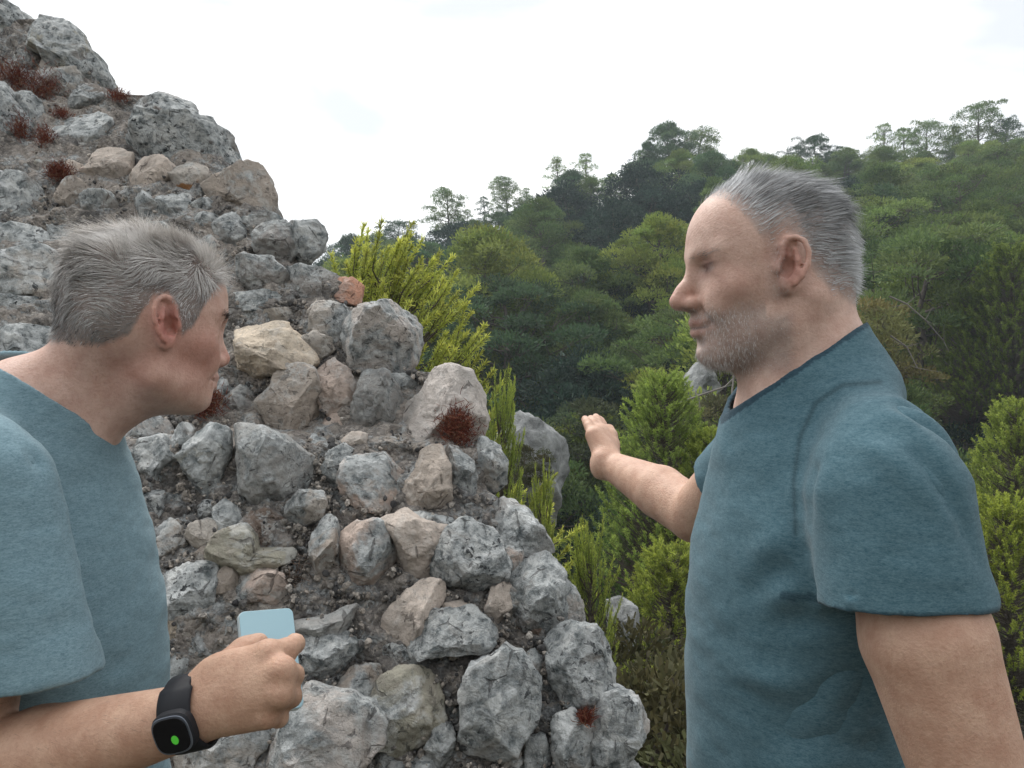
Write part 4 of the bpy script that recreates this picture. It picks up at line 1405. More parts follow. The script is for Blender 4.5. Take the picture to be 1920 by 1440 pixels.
def person_right():
    f = Field()
    fr = frame((.306, .945, 1.628), math.pi + math.radians(3), math.radians(5), math.radians(0), .955)
    head(f, fr, {'nose': .004, 'chinz': .0})
    # neck, shoulders, trunk (skin under the shirt is one body)
    f.cap((.345, .945, 1.60), (.352, .945, 1.50), .058, .062, .03)
    f.cap((.300, .945, 1.56), (.325, .945, 1.46), .028, .036, .035)
    for s in (-1, 1):
        f.cap((.340, .945 + s * .055, 1.595), (.300, .945 + s * .022, 1.475), .013, .012, .022)
        f.cap((.385, .945 + s * .03, 1.54), (.370, .945 + s * .13, 1.455), .024, .026, .04)
    f.ell((.350, .945, 1.37), (.095, .150, .13), .05)
    f.ell((.345, .945, 1.20), (.105, .140, .20), .05)
    f.ell((.350, .945, 1.00), (.105, .145, .14), .05)
    # near (left) arm
    f.ell((.362, .765, 1.400), (.050, .046, .060), .04)
    f.cap((.362, .748, 1.39), (.374, .712, 1.27), .048, .056, .01)
    f.cap((.374, .712, 1.27), (.412, .690, 1.12), .056, .046, .006)
    f.cap((.412, .690, 1.12), (.375, .640, 1.02), .046, .040, .01)
    f.cap((.375, .640, 1.02), (.300, .640, .91), .040, .026, .02)
    f.chain([(.300, .640, .91), (.285, .66, .87), (.27, .68, .83)], [.028, .03, .022], .02)
    for k in range(4):
        a = np.array([.285 - .012 * k, .648 + .022 * k, .85]); f.chain([a, a + [-.01, 0, -.04], a + [.0, .012, -.07]], [.0105, .0095, .008], .005)
    f.chain([(.31, .64, .88), (.30, .63, .83), (.295, .64, .80)], [.013, .011, .009], .008)
    # far (right) arm, reaching out
    el = at(1303, 966, 1.28); wr = at(1146, 873, 1.50)
    f.cap((.360, 1.12, 1.42), el, .048, .043, .01)
    mid = at(1238, 922, 1.37)
    f.cap(el, mid, .0435, .0455, .006)
    f.cap(mid, wr, .0455, .0265, .006)
    # open right hand, palm turned to the camera
    wc = at(1140, 868, 1.505)
    mcp = [at(1112, 816, 1.535), at(1119, 811, 1.555), at(1126, 808, 1.575), at(1132, 810, 1.592)]
    for m_, r_ in zip(mcp, (.0155, .015, .0145, .014)):
        f.cap(wc, m_, .020, r_, .014)
    f.ell(at(1124, 872, 1.495), (.017, .020, .026), .016)
    fin = [[(1112, 816, 1.535), (1105, 800, 1.560), (1101, 792, 1.578), (1097, 786, 1.595)],
           [(1119, 811, 1.555), (1113, 795, 1.590), (1110, 788, 1.615), (1108, 785, 1.638)],
           [(1126, 808, 1.575), (1121, 793, 1.615), (1119, 786, 1.645), (1117, 782, 1.668)],
           [(1132, 810, 1.592), (1129, 796, 1.632), (1126, 790, 1.660), (1124, 786, 1.682)]]
    for ch in fin:
        f.chain([at(*c) for c in ch], [.0108, .0098, .0090, .0080], .004)
    f.chain([at(1148, 862, 1.525), at(1149, 833, 1.560), at(1147, 816, 1.575), at(1143, 804, 1.590)], [.017, .0125, .0105, .0095], .008)
    V, Q = polygonise(f, (.13, .58, .76), (.56, 1.74, 1.79), .0029)
    V = smooth_v(V, Q, 1, .45)
    N = normals(V, Q)
    C, R, s = fr
    L = (V - C) @ R / s
    x, y, z = L[:, 0], L[:, 1], L[:, 2]
    ay = np.abs(y)
    inhead = (np.linalg.norm(L - np.array([0, 0, .0]), axis=1) < .19)
    col = np.tile(np.array([.61, .435, .365]), (len(V), 1))
    def blend(mask, c, w=1.0):
        m = np.clip(mask, 0, 1)[:, None] * w
        col[:] = col * (1 - m) + np.array(c) * m
    g = lambda c, r: np.exp(-(((L - np.array(c)) / np.array(r)) ** 2).sum(1)) * inhead
    blend(g((.11, 0, -.022), (.02, .02, .018)), (.52, .27, .21), .7)
    blend(g((.004, .085, 0), (.024, .018, .035)) + g((.004, -.085, 0), (.024, .018, .035)), (.52, .25, .20), .75)
    blend(g((.06, .05, -.012), (.03, .03, .02)), (.53, .28, .22), .5)
    armm = np.clip((np.linalg.norm(L, axis=1) - .20) / .05, 0, 1)
    blend(armm, (.54, .36, .27), 1.0)
    lips = np.maximum(g((.096, 0, -.050), (.012, .024, .0042)), g((.094, 0, -.0625), (.012, .022, .0048)))
    blend(lips, (.36, .17, .15), .8)
    blend((np.exp(-((z + .0568) / .0018) ** 2) * (x > .080) * (ay < .028) * inhead), (.08, .03, .03), .9)
    for sg in (-1, 1):
        blend(g((.0845, sg * .032, .0135), (.007, .0125, .0042)) * 1.5, (.42, .38, .36), .9)
        blend(g((.0875, sg * .0290, .0135), (.0045, .0075, .0040)) * 1.6, (.03, .022, .018), 1.0)
        blend(g((.085, sg * .032, .0180), (.009, .014, .0016)) * 1.4, (.04, .025, .02), .9)
        blend(g((.086, sg * .030, .018), (.012, .015, .009)), (.26, .15, .125), .7)  # shadow under the brow painted into the eye socket colour
        blend(g((.085, sg * .022, .0045), (.012, .016, .006)), (.36, .20, .17), .5)
    blend(g((.104, .0075, -.0365), (.006, .005, .003)), (.06, .03, .025), 1)
    # receding hairline, clipped sides
    hx = np.interp(x, [-.12, -.075, -.045, -.028, -.012, .005, .020, .032, .045, .060, .075, .100], [-.055, -.048, -.035, -.010, .030, .040, .030, .034, .060, .088, .098, .108])
    hm = (z - hx - .004 * fbm(L * 90, 2)) / .012
    hairw = np.clip(hm, 0, 1) * inhead
    fade = np.clip((z - hx) / .045, 0, 1)
    blend(hairw, (.27, .26, .26), .35 + 0)
    blend(hairw * fade, (.22, .22, .225), .8)
    jaw = np.clip((-.030 - z + .10 * np.clip(x - .075, 0, 1) - .015 * (x < .03)) / .014, 0, 1) * np.clip((x + .004) / .012, 0, 1) * inhead
    jawlow = np.clip((z + .128) / .02, 0, 1)
    mous = g((.094, 0, -.042), (.012, .024, .006))
    beard = np.clip(jaw * jawlow, 0, 1) * (1 - np.clip(lips * 1.6, 0, 1)) * (1 - np.clip(g((.075, .036, -.030), (.02, .02, .012)), 0, 1))
    beard = np.clip(np.maximum(beard, mous), 0, 1)
    earin = g((.006, .086, .0), (.010, .012, .014)) + g((.004, .086, .018), (.008, .012, .006))
    blend(earin, (.26, .11, .09), .75)
    side = np.clip((x - .005) / .01, 0, 1) * np.clip((.032 - x) / .012, 0, 1) * np.clip((.045 - z) / .01, 0, 1) * np.clip((z + .04) / .01, 0, 1) * inhead * (ay > .045)
    beard = np.maximum(beard, side * .55)
    blend(beard, (.36, .31, .29), .55)
    P_ = empty('person', (.36, .92, 0))
    tag(P_, 'man in a teal T-shirt with cropped grey hair and stubble, stretching out his open hand', 'person')
    inv = Vector((-.36, -.92, 0))
    me = mesh_np('body', V, Q, True, SKIN); vattr(me, 'Col', col)
    link('body', me, P_, inv)
    # hair
    rg = np.random.default_rng(5)
    fwd, lft, up = R[:, 0], R[:, 1], R[:, 2]
    def pick(prob, n):
        p = prob / prob.sum()
        i = rg.choice(len(V), n, p=p)
        jit = rg.normal(size=(n, 3)) * .0014
        return i, V[i] + jit
    prob = hairw * (.25 + .75 * fade) * (ay < .09) * (1 - np.clip(g((.002, .088, 0), (.02, .012, .036)) * 2 + g((.002, -.088, 0), (.02, .012, .036)) * 2, 0, 1))
    i, r = pick(prob + 1e-12, 19000)
    top = np.clip((z[i] - .045) / .06, 0, 1)
    back = np.clip((-x[i] + .0) / .08, 0, 1)
    ln = (.004 + .015 * fade[i] * (.3 + .7 * top) + .006 * back * fade[i]) * rg.uniform(.5, 1.3, len(i))
    spike = vnoise(r * 60) > .1
    ln = ln * np.where(spike, 1.3, .85)
    flow = -fwd * 1.0 + up * (.25 * (1 - back) - .25 * back)[:, None] + 0 * lft
    flow -= N[i] * (flow * N[i]).sum(1)[:, None]
    flow = flow + N[i] * .22 + np.stack([vnoise(r * 40 + k * 7.7) for k in range(3)], 1) * .35
    flow /= np.linalg.norm(flow, axis=1, keepdims=True)
    tone = np.clip(.60 + .30 * fbm(r * 22, 2) + rg.normal(size=len(i)) * .13 + .25 * (1 - fade[i]) + .18 * (x[i] > .03) + .22 * np.clip((back - .85) * 6, 0, 1) - .16 * np.exp(-((top - .55) / .3) ** 2), .04, .85)
    cc = np.stack([tone * .95, tone * .97, tone * 1.0], 1) * .75
    strands('hair', r, N[i], flow, ln, cc, P_, .0008, 4, .32, .22, rg, .0).location = inv
    # stubble beard and brows
    i, r = pick(beard + 1e-12, 9500)
    tone = np.clip(.68 + rg.normal(size=len(i)) * .16 - .25 * np.clip((.055 - x[i]) / .04, 0, 1) * (z[i] < -.03), .05, .9)
    cc = np.stack([tone, tone * .96, tone * .94], 1) * .75
    fl = -up * .8 - fwd * .2 + N[i] * .3
    strands('beard', r, N[i], fl / np.linalg.norm(fl, axis=1, keepdims=True), rg.uniform(.0025, .0065, len(i)) * (.4 + .6 * (x[i] > .04)), cc, P_, .00034, 3, .5, .2, rg, .0).location = inv
    br = np.maximum(g((.082, .026, .0295), (.014, .018, .0030)), g((.082, -.026, .0295), (.014, .018, .0030))) ** 1.5
    i, r = pick(br + 1e-12, 320)
    tone = np.clip(.42 + rg.normal(size=len(i)) * .1, .05, .7)
    cc = np.stack([tone, tone * .92, tone * .88], 1) * .7
    fl = -fwd * .6 + up * .2 + lft * (np.sign(y[i]) * .7)[:, None]
    strands('eyebrow', r, N[i], fl / np.linalg.norm(fl, axis=1, keepdims=True), rg.uniform(.006, .011, len(i)), cc, P_, .0006, 3, .3, .15, rg, .0).location = inv

    arm_hair(V, N, [(el, mid, .06), (mid, wr, .05)], 700, P_, inv, rg)
    # T-shirt
    def shirt(infl):
        g_ = Field()
        e = infl
        g_.ell((.352, .945, 1.325), (.118 + e, .168 + e, .165 + e), .05)
        g_.ell((.338, .945, 1.19), (.124 + e, .160 + e, .19 + e), .06)
        g_.ell((.342, .945, 1.02), (.126 + e, .160 + e, .19 + e), .06)
        g_.ell((.335, .955, .92), (.118 + e, .160 + e, .12 + e), .05)
        g_.cap((.388, .895, 1.500), (.368, .80, 1.448), .036 + e, .040 + e, .05)
        g_.ell((.385, .945, 1.485), (.062 + e, .085 + e, .062 + e), .04)
        g_.cap((.352, .945, 1.43), (.345, .945, 1.60), .100 + e, .0665 - 0 + e * .9, .04)
        g_.cap((.388, .995, 1.500), (.368, 1.09, 1.448), .036 + e, .040 + e, .05)
        g_.ell((.362, .762, 1.405), (.058 + e, .052 + e, .070 + e), .05)
        g_.ell((.366, 1.135, 1.415), (.058 + e, .055 + e, .066 + e), .045)
        return g_
    hemN = np.array([.03, -.12, -1.0]); hemN /= np.linalg.norm(hemN)
    hemC = at(1712, 1143, .70)
    fhN = (el - np.array([.36, 1.12, 1.42])); fhN /= np.linalg.norm(fhN)
    fhC = np.array([.36, 1.12, 1.42]) + fhN * .115
    out = shirt(0.0); inn = shirt(-.0075)
    def sleeve(A, B, ra, rb, n, c, cut, sc=(1, 1, 1)):
        A = np.array(A, float); B = np.array(B, float); d = B - A; L2 = d @ d
        def fn(P):
            t = np.clip(((P - A) @ d) / L2, 0, 1)
            q = np.linalg.norm((P - A - t[:, None] * d) * np.array(sc), axis=1) - (ra + (rb - ra) * t)
            return np.maximum(q, (P - c) @ n - (0 if cut else .003))
        return fn
    A, B = (.358, .745, 1.39), (.362, .710, 1.24)
    out.custom(sleeve(A, B, .066, .074, hemN, hemC, True, (.92, 1.06, 1)), (.367, .72, 1.33), .19, .03, 'u')
    inn.custom(sleeve(A, B, .0585, .0665, hemN, hemC, False, (.92, 1.06, 1)), (.367, .72, 1.33), .19, .03, 'u')
    A2 = np.array([.366, 1.125, 1.415]); B2 = A2 + fhN * .2
    out.custom(sleeve(A2, B2, .060, .066, fhN, fhC, True), (A2 + B2) / 2, .2, .03, 'u')
    inn.custom(sleeve(A2, B2, .0525, .0585, fhN, fhC, False), (A2 + B2) / 2, .2, .03, 'u')
    nkA, nkB = np.array([.352, .945, 1.470]), np.array([.340, .945, 1.66])
    nN = np.array([-.66, 0, 1.0]); nN /= np.linalg.norm(nN)
    nC = np.array([.343, .945, 1.520])
    def neckhole(P):
        q = P - nC
        hgt = q @ nN - .20 * np.abs(q[:, 1])
        r = np.sqrt(q[:, 0] ** 2 + q[:, 1] ** 2) - .125
        return np.maximum(-hgt, r)
    def fld(P):
        a = out(P); b = inn(P)
        d = np.maximum(a, -b)
        d = np.maximum(d, -neckhole(P))
        return np.maximum(d, .90 - P[:, 2])
    V, Q = polygonise(fld, (.17, .58, .87), (.50, 1.30, 1.60), .0031)
    V = smooth_v(V, Q, 2, .5)
    N = normals(V, Q)
    a1 = lambda px, py, Y=.76: at(px, py, Y)
    folds = [
        (a1(1500, 790), a1(1490, 1010), .012, -.0065),          # armhole seam dips
        (a1(1522, 790, .74), a1(1510, 1010, .72), .014, .006),
        (a1(1535, 745), a1(1650, 715, .78), .006, -.004), (a1(1500, 800), a1(1540, 742), .006, -.004),
        (a1(1690, 720, .75), a1(1800, 900, .74), .012, -.007), (a1(1660, 745, .74), a1(1790, 940, .70), .010, .005),
        (a1(1590, 790, .72), a1(1800, 1000, .68), .010, .004), (a1(1700, 800, .70), a1(1840, 1060, .68), .009, -.004),
        (a1(1490, 1000, .80), a1(1370, 1080, .82), .018, .008), (a1(1480, 1050, .80), a1(1350, 1130, .82), .016, -.008),
        (a1(1540, 1080, .80), a1(1400, 1150, .80), .016, .006), (a1(1530, 1150, .78), a1(1380, 1210, .80), .016, -.005),
        (a1(1330, 1290, .84), a1(1480, 1360, .78), .014, -.006), (a1(1350, 1250, .84), a1(1560, 1310, .78), .014, .005),
        (a1(1400, 1420, .80), a1(1620, 1340, .78), .020, -.005), (a1(1430, 1460, .80), a1(1650, 1390, .78), .018, .004),
        (a1(1480, 1330, .79), a1(1640, 1270, .78), .016, -.006), (a1(1560, 1400, .78), a1(1690, 1420, .78), .012, -.007),
        (a1(1440, 770, .84), a1(1400, 900, .84), .014, .004), (a1(1470, 760, .82), a1(1430, 900, .82), .012, -.004),
        (a1(1545, 1130, .69), a1(1870, 1118, .69), .004, .002), (a1(1550, 1118, .69), a1(1866, 1106, .69), .0025, -.0022),
    ]
    folds = [(a, b, w * 1.2, m * 1.35) for a, b, w, m in folds]
    V = cloth_finish(V, Q, N, folds, .0035, 3.0)
    colr = np.ones((len(V), 3))
    nh = np.abs(neckhole(V)) < .0065
    colr[nh & (V[:, 2] > 1.43)] = (.42, .45, .5)
    he = (np.abs((V - hemC) @ hemN) < .004) & (V[:, 1] < .80)
    colr[he] = (.6, .62, .65)
    seam = [at(*p) for p in ((1492, 1000, .80), (1488, 900, .80), (1500, 820, .80), (1530, 755, .80), (1580, 722, .80), (1650, 716, .80))]
    ds = np.full(len(V), 9.0)
    for a, b in zip(seam[:-1], seam[1:]):
        a2, b2 = a[[0, 2]] / a[1], b[[0, 2]] / b[1]
        a2[1] = (a[2] - CAMZ) / a[1]; b2[1] = (b[2] - CAMZ) / b[1]
        a2, b2 = a2 * .80, b2 * .80
        q = np.stack([V[:, 0] / V[:, 1], (V[:, 2] - CAMZ) / V[:, 1]], 1) * .80
        e = b2 - a2; t = np.clip(((q - a2) @ e) / (e @ e), 0, 1)
        ds = np.minimum(ds, np.linalg.norm(q - a2 - t[:, None] * e, axis=1))
    colr *= (1 - .38 * np.exp(-(ds / .0028) ** 2) * (V[:, 1] < .90))[:, None]
    me = mesh_np('shirt', V, Q, True, SHIRT_R); vattr(me, 'Col', colr)
    link('shirt', me, P_, inv)
    legs(P_, inv, (.345, .945), -1, (.10, .105, .12))
    return P_

def arm_hair(V, N, segs, n, P_, inv, rg):
    I, FL = [], []
    for (a, b, r) in segs:
        a = np.array(a, float); b = np.array(b, float); d = b - a; L2 = d @ d
        t = ((V - a) @ d) / L2
        m = np.nonzero((t > .05) & (t < .98) & (np.linalg.norm(V - a - np.clip(t, 0, 1)[:, None] * d, axis=1) < r))[0]
        q = rg.choice(m, n)
        I.append(q); FL.append(np.tile(d / math.sqrt(L2), (n, 1)))
    I = np.concatenate(I); FL = np.concatenate(FL)
    tone = rg.uniform(.08, .22, len(I))
    FL = FL + np.array([0, 0, -.5]); FL -= N[I] * (FL * N[I]).sum(1)[:, None]; FL /= np.linalg.norm(FL, axis=1, keepdims=True)
    o = strands('arm_hair', V[I] + rg.normal(size=(len(I), 3)) * .0012, N[I], FL, rg.uniform(.006, .013, len(I)), np.stack([tone, tone * .8, tone * .65], 1), P_, .00022, 3, .25, .25, rg, .0)
    o.location = inv
def legs(P_, inv, c, dirx, colr):
    f = Field()
    f.ell((c[0], c[1], .96), (.115, .155, .12), .05)
    for s in (-1, 1):
        f.cap((c[0], c[1] + s * .085, .90), (c[0] + dirx * .02, c[1] + s * .10, .50), .088, .065, .04)
        f.cap((c[0] + dirx * .02, c[1] + s * .10, .50), (c[0] - dirx * .01, c[1] + s * .11, .10), .065, .055, .03)
    V, Q = polygonise(f, (c[0] - .2, c[1] - .28, .03), (c[0] + .2, c[1] + .28, 1.10), .008)
    V = V[:, :]
    n = normals(V, Q)
    V = V + n * (fbm(V * np.array([10, 10, 22]), 3) * .008)[:, None]
    M = bpy.data.materials.get('trousers')
    if not M:
        mm = Mat('trousers', .9, .1); mm.color(mm.mix(mm.noise(mm.pos(), 300, 3, .6), (.02, .022, .03), (.05, .055, .07))); M = mm.m
    link('trousers', mesh_np('trousers', V, Q, True, M), P_, inv)
    S_ = bpy.data.materials.get('shoe_leather')
    if not S_:
        mm = Mat('shoe_leather', .6, .4); mm.color(mm.mix(mm.noise(mm.pos(), 60, 3, .6), (.05, .035, .025), (.10, .07, .05))); S_ = mm.m
    for s in (-1, 1):
        g = Field()
        y = c[1] + s * .11
        g.ell((c[0] - dirx * .01, y, .06), (.055, .045, .06), .02)
        g.ell((c[0] + dirx * .09, y, .035), (.11, .045, .038), .03)
        def fn(P, g=g): return np.maximum(g(P), -P[:, 2] + .001)
        V, Q = polygonise(fn, (c[0] - .25, y - .08, -.03), (c[0] + .25, y + .08, .16), .008)
        link('shoe', mesh_np('shoe', V, Q, True, S_), P_, inv)
person_right()
def person_left():
    f = Field()
    fr = frame((-.449, .965, 1.568), math.radians(40), math.radians(9), math.radians(0), .935)
    head(f, fr, {'nose': -.007, 'chinz': .009})
    f.cap((-.470, .962, 1.560), (-.568, .955, 1.458), .051, .058, .03)
    f.cap((-.440, .965, 1.505), (-.525, .955, 1.438), .026, .034, .035)
    for s in (-1, 1):
        f.cap((-.490, .965 + s * .052, 1.550), (-.515, .955 + s * .022, 1.425), .013, .012, .022)
        f.cap((-.585, .955 + s * .03, 1.492), (-.600, .955 + s * .12, 1.450), .034, .040, .04)
    f.ell((-.595, .955, 1.36), (.095, .150, .13), .05)
    f.ell((-.565, .955, 1.20), (.102, .140, .20), .05)
    f.ell((-.565, .955, 1.00), (.102, .145, .14), .05)
    # near (right) arm
    elb = np.array([-.535, .755, 1.120]); wr = at(352, 1343, .70)
    f.ell((-.530, .775, 1.405), (.052, .050, .060), .04)
    f.cap((-.525, .765, 1.40), (-.520, .750, 1.25), .052, .052, .01)
    f.cap((-.520, .750, 1.25), elb, .052, .045, .006)
    m1 = elb * .6 + wr * .4
    f.cap(elb, m1, .046, .0445, .008)
    f.cap(m1, wr, .0445, .0275, .006)
    # far arm, hanging
    f.ell((-.635, 1.125, 1.40), (.050, .046, .058), .04)
    f.cap((-.635, 1.13, 1.40), (-.655, 1.17, 1.12), .050, .042, .03)
    f.cap((-.655, 1.17, 1.12), (-.60, 1.17, .88), .042, .027, .03)
    f.cap((-.60, 1.17, .88), (-.59, 1.165, .80), .028, .024, .02)
    for k in range(4):
        a = np.array([-.605 + .010 * k, 1.14 + .018 * k, .82]); f.chain([a, a + [.01, 0, -.04], a + [.0, -.01, -.07]], [.0105, .0095, .008], .005)
    f.chain([(-.585, 1.145, .86), (-.575, 1.13, .83), (-.57, 1.125, .80)], [.013, .011, .009], .008)
    # right hand closed round the phone, back of the hand to the camera
    W_ = at(368, 1334, .70)
    M_ = [at(503, 1226, .702), at(528, 1258, .688), at(524, 1300, .684), at(500, 1340, .690)]
    for m_, r_ in zip(M_, (.0130, .0135, .0130, .0120)):
        f.cap(W_, m_, .0215, r_, .010)
    f.ell(at(440, 1290, .700), (.042, .016, .034), .015)
    f.chain([M_[0], at(540, 1217, .722), at(553, 1207, .745), at(551, 1203, .762)], [.0112, .0100, .0090, .0080], .004)
    f.chain([M_[1], at(549, 1266, .715), at(541, 1263, .742), at(516, 1262, .750)], [.0116, .0100, .0090, .0080], .004)
    f.chain([M_[2], at(545, 1306, .708), at(535, 1304, .734), at(512, 1302, .744)], [.0112, .0098, .0088, .0078], .004)
    f.chain([M_[3], at(522, 1345, .706), at(514, 1342, .726), at(496, 1338, .735)], [.0102, .0088, .0080, .0072], .004)
    f.chain([at(392, 1300, .712), at(430, 1252, .728), at(458, 1222, .745), at(484, 1206, .758)], [.020, .0145, .0120, .0100], .010)
    for k, m_ in enumerate(M_):   # knuckles
        f.ell(m_ + np.array([.0, -.004, .002]), (.0105, .0110, .0105), .004)
    V, Q = polygonise(f, (-.76, .62, .70), (-.165, 1.26, 1.74), .0029)
    V = smooth_v(V, Q, 1, .45)
    N = normals(V, Q)
    C, R, s = fr
    L = (V - C) @ R / s
    x, y, z = L[:, 0], L[:, 1], L[:, 2]
    ay = np.abs(y)
    inhead = (np.linalg.norm(L, axis=1) < .19)
    col = np.tile(np.array([.60, .415, .345]), (len(V), 1))
    def blend(mask, c, w=1.0):
        m = np.clip(mask, 0, 1)[:, None] * w
        col[:] = col * (1 - m) + np.array(c) * m
    g = lambda c, r: np.exp(-(((L - np.array(c)) / np.array(r)) ** 2).sum(1)) * inhead
    blend(g((.11, 0, -.022), (.02, .02, .018)), (.54, .25, .20), .7)
    blend(g((.004, .085, 0), (.024, .018, .035)) + g((.004, -.085, 0), (.024, .018, .035)), (.56, .23, .19), .9)
    blend(g((.055, -.05, -.025), (.045, .04, .04)), (.52, .25, .20), .7)
    blend(g((-.02, -.05, -.06), (.04, .04, .03)), (.50, .25, .20), .5)
    armm = np.clip((np.linalg.norm(L, axis=1) - .22) / .05, 0, 1)
    blend(armm, (.53, .345, .25), 1.0)
    lips = np.maximum(g((.096, 0, -.050), (.012, .024, .0042)), g((.094, 0, -.0625), (.012, .022, .0048)))
    blend(lips, (.36, .17, .15), .7)
    for sg in (-1, 1):
        blend(g((.0865, sg * .032, .0135), (.006, .0125, .0022)), (.03, .02, .018), 1.0)
        blend(g((.104, sg * .0075, -.0365), (.006, .005, .003)), (.06, .03, .025), 1)
    earin = g((.006, -.086, .0), (.010, .012, .014)) + g((.004, -.086, .018), (.008, .012, .006))
    blend(earin, (.24, .09, .075), .8)
    hx = np.interp(x, [-.12, -.090, -.060, -.034, -.018, .000, .018, .026, .038, .050, .062, .080, .100], [-.036, -.040, -.040, -.022, .028, .036, .012, -.014, .004, .040, .060, .080, .090])
    hm = (z - hx - .005 * fbm(L * 80, 2)) / .008
    hairw = np.clip(hm, 0, 1) * inhead
    fade = np.clip((z - hx) / .035, 0, 1)
    blend(hairw, (.22, .21, .205), .85)
    # hand and forearm a little browner
    P_ = empty('person', (-.56, .95, 0))
    tag(P_, 'man with tousled grey hair in a faded blue T-shirt, leaning forward', 'person')
    inv = Vector((.56, -.95, 0))
    me = mesh_np('body', V, Q, True, SKIN); vattr(me, 'Col', col)
    link('body', me, P_, inv)
    rg = np.random.default_rng(6)
    arm_hair(V, N, [(elb, m1, .06), (m1, wr, .045)], 900, P_, inv, rg)
    fwd, lft, up = R[:, 0], R[:, 1], R[:, 2]
    prob = hairw * (ay < .09) * (1 - np.clip(g((.002, .088, 0), (.02, .012, .036)) * 2 + g((.002, -.088, 0), (.02, .012, .036)) * 2, 0, 1))
    p = (prob + 1e-12); p /= p.sum()
    i = rg.choice(len(V), 22000, p=p)
    r = V[i] + rg.normal(size=(len(i), 3)) * .0014
    top = np.clip((z[i] - .03) / .07, 0, 1)
    back = np.clip(-x[i] / .08, 0, 1)
    ln = (.010 + .030 * top + .006 * back * fade[i]) * (.45 + .55 * fade[i]) * rg.uniform(.45, 1.3, len(i)) * .72
    tous = np.stack([vnoise(r * 28 + k * 11.3) for k in range(3)], 1)
    front = np.clip((x[i] - .03) / .05, 0, 1)
    flow = -fwd[None, :] * (1.0 - .95 * front)[:, None] - up * (.45 * (1 - top) + .35 * back * (1 - .5 * top) + .8 * front * (1 - top))[:, None] - lft[None, :] * (.8 * front)[:, None] + tous * 1.1
    flow -= N[i] * (flow * N[i]).sum(1)[:, None]
    flow = flow + N[i] * .25
    flow /= np.linalg.norm(flow, axis=1, keepdims=True)
    tone = np.clip(.50 + .42 * fbm(r * 24, 2) + rg.normal(size=len(i)) * .15 + .42 * np.clip(top * 1.4 - .35, 0, 1) + .30 * np.exp(-((x[i] - .02) / .015) ** 2) * (z[i] < .05) - .10 * (1 - fade[i]), .04, .95)
    warm = .03 * top
    cc = np.stack([tone * 1.0 + warm, tone * .97 + warm * .6, tone * .95], 1) * .72
    strands('hair', r, N[i], flow, ln, cc, P_, .0008, 5, .38, .60, rg, .05).location = inv
    # eyebrow
    br = np.maximum(g((.080, .028, .033), (.016, .018, .0045)), g((.080, -.028, .033), (.016, .018, .0045))) ** 1.5 + 1e-12
    i = rg.choice(len(V), 500, p=br / br.sum())
    r = V[i] + rg.normal(size=(len(i), 3)) * .001
    tone = np.clip(.3 + rg.normal(size=len(i)) * .1, .05, .6)
    fl = -fwd * .3 + up * .2 + lft * (np.sign(y[i]) * .8)[:, None]
    strands('eyebrow', r, N[i], fl / np.linalg.norm(fl, axis=1, keepdims=True), rg.uniform(.007, .013, len(i)), np.stack([tone, tone * .92, tone * .88], 1) * .7, P_, .0007, 3, .3, .15, rg, .0).location = inv

    def shirt(e):
        g_ = Field()
        g_.ell((-.592, .955, 1.330), (.120 + e, .172 + e, .160 + e), .05)
        g_.ell((-.562, .955, 1.18), (.128 + e, .160 + e, .19 + e), .06)
        g_.ell((-.565, .955, 1.02), (.128 + e, .160 + e, .19 + e), .06)
        g_.ell((-.545, .955, .92), (.118 + e, .160 + e, .12 + e), .05)
        g_.cap((-.600, .905, 1.478), (-.585, .80, 1.432), .048 + e, .050 + e, .05)
        g_.cap((-.610, 1.005, 1.478), (-.62, 1.10, 1.430), .048 + e, .050 + e, .05)
        g_.cap((-.595, .955, 1.41), (-.535, .955, 1.58), .105 + e, .068 + e * .9, .04)
        g_.ell((-.545, .778, 1.400), (.070 + e, .062 + e, .072 + e), .045)
        g_.ell((-.635, 1.125, 1.400), (.062 + e, .058 + e, .070 + e), .045)
        return g_
    out = shirt(0.0); inn = shirt(-.0075)
    def sleeve(A, B, ra, rb, n, c, cut):
        A = np.array(A, float); B = np.array(B, float); d = B - A; L2 = d @ d
        def fn(P):
            t = np.clip(((P - A) @ d) / L2, 0, 1)
            q = np.linalg.norm((P - A - t[:, None] * d) * np.array([.92, 1.12, 1]), axis=1) - (ra + (rb - ra) * t)
            q = np.maximum(q, (P - c) @ n - (0 if cut else .003))
            return q
        return fn
    hemN = np.array([.10, -.10, -1.0]); hemN /= np.linalg.norm(hemN)
    hemC = at(100, 1292, .70)
    A, B = (-.525, .765, 1.39), (-.466, .742, 1.16)
    out.custom(sleeve(A, B, .072, .083, hemN, hemC, True), (-.50, .75, 1.28), .24, .03, 'u')
    inn.custom(sleeve(A, B, .0645, .0755, hemN, hemC, False), (-.50, .75, 1.28), .24, .03, 'u')
    n2 = np.array([0, .1, -1.0]); n2 /= np.linalg.norm(n2); c2 = np.array([-.64, 1.15, 1.22])
    A2, B2 = (-.635, 1.13, 1.39), (-.645, 1.155, 1.16)
    out.custom(sleeve(A2, B2, .066, .078, n2, c2, True), (-.64, 1.145, 1.28), .22, .03, 'u')
    inn.custom(sleeve(A2, B2, .0585, .0705, n2, c2, False), (-.64, 1.145, 1.28), .22, .03, 'u')
    nN = np.array([.62, 0, 1.0]); nN /= np.linalg.norm(nN)
    nC = np.array([-.560, .955, 1.485])
    def neckhole(P):
        q = P - nC
        hgt = q @ nN - .30 * np.abs(q[:, 1])
        r = np.sqrt(q[:, 0] ** 2 + q[:, 1] ** 2) - .165
        return np.maximum(-hgt, r)
    def fld(P):
        a = out(P); b = inn(P)
        d = np.maximum(a, -b)
        d = np.maximum(d, -neckhole(P))
        return np.maximum(d, .90 - P[:, 2])
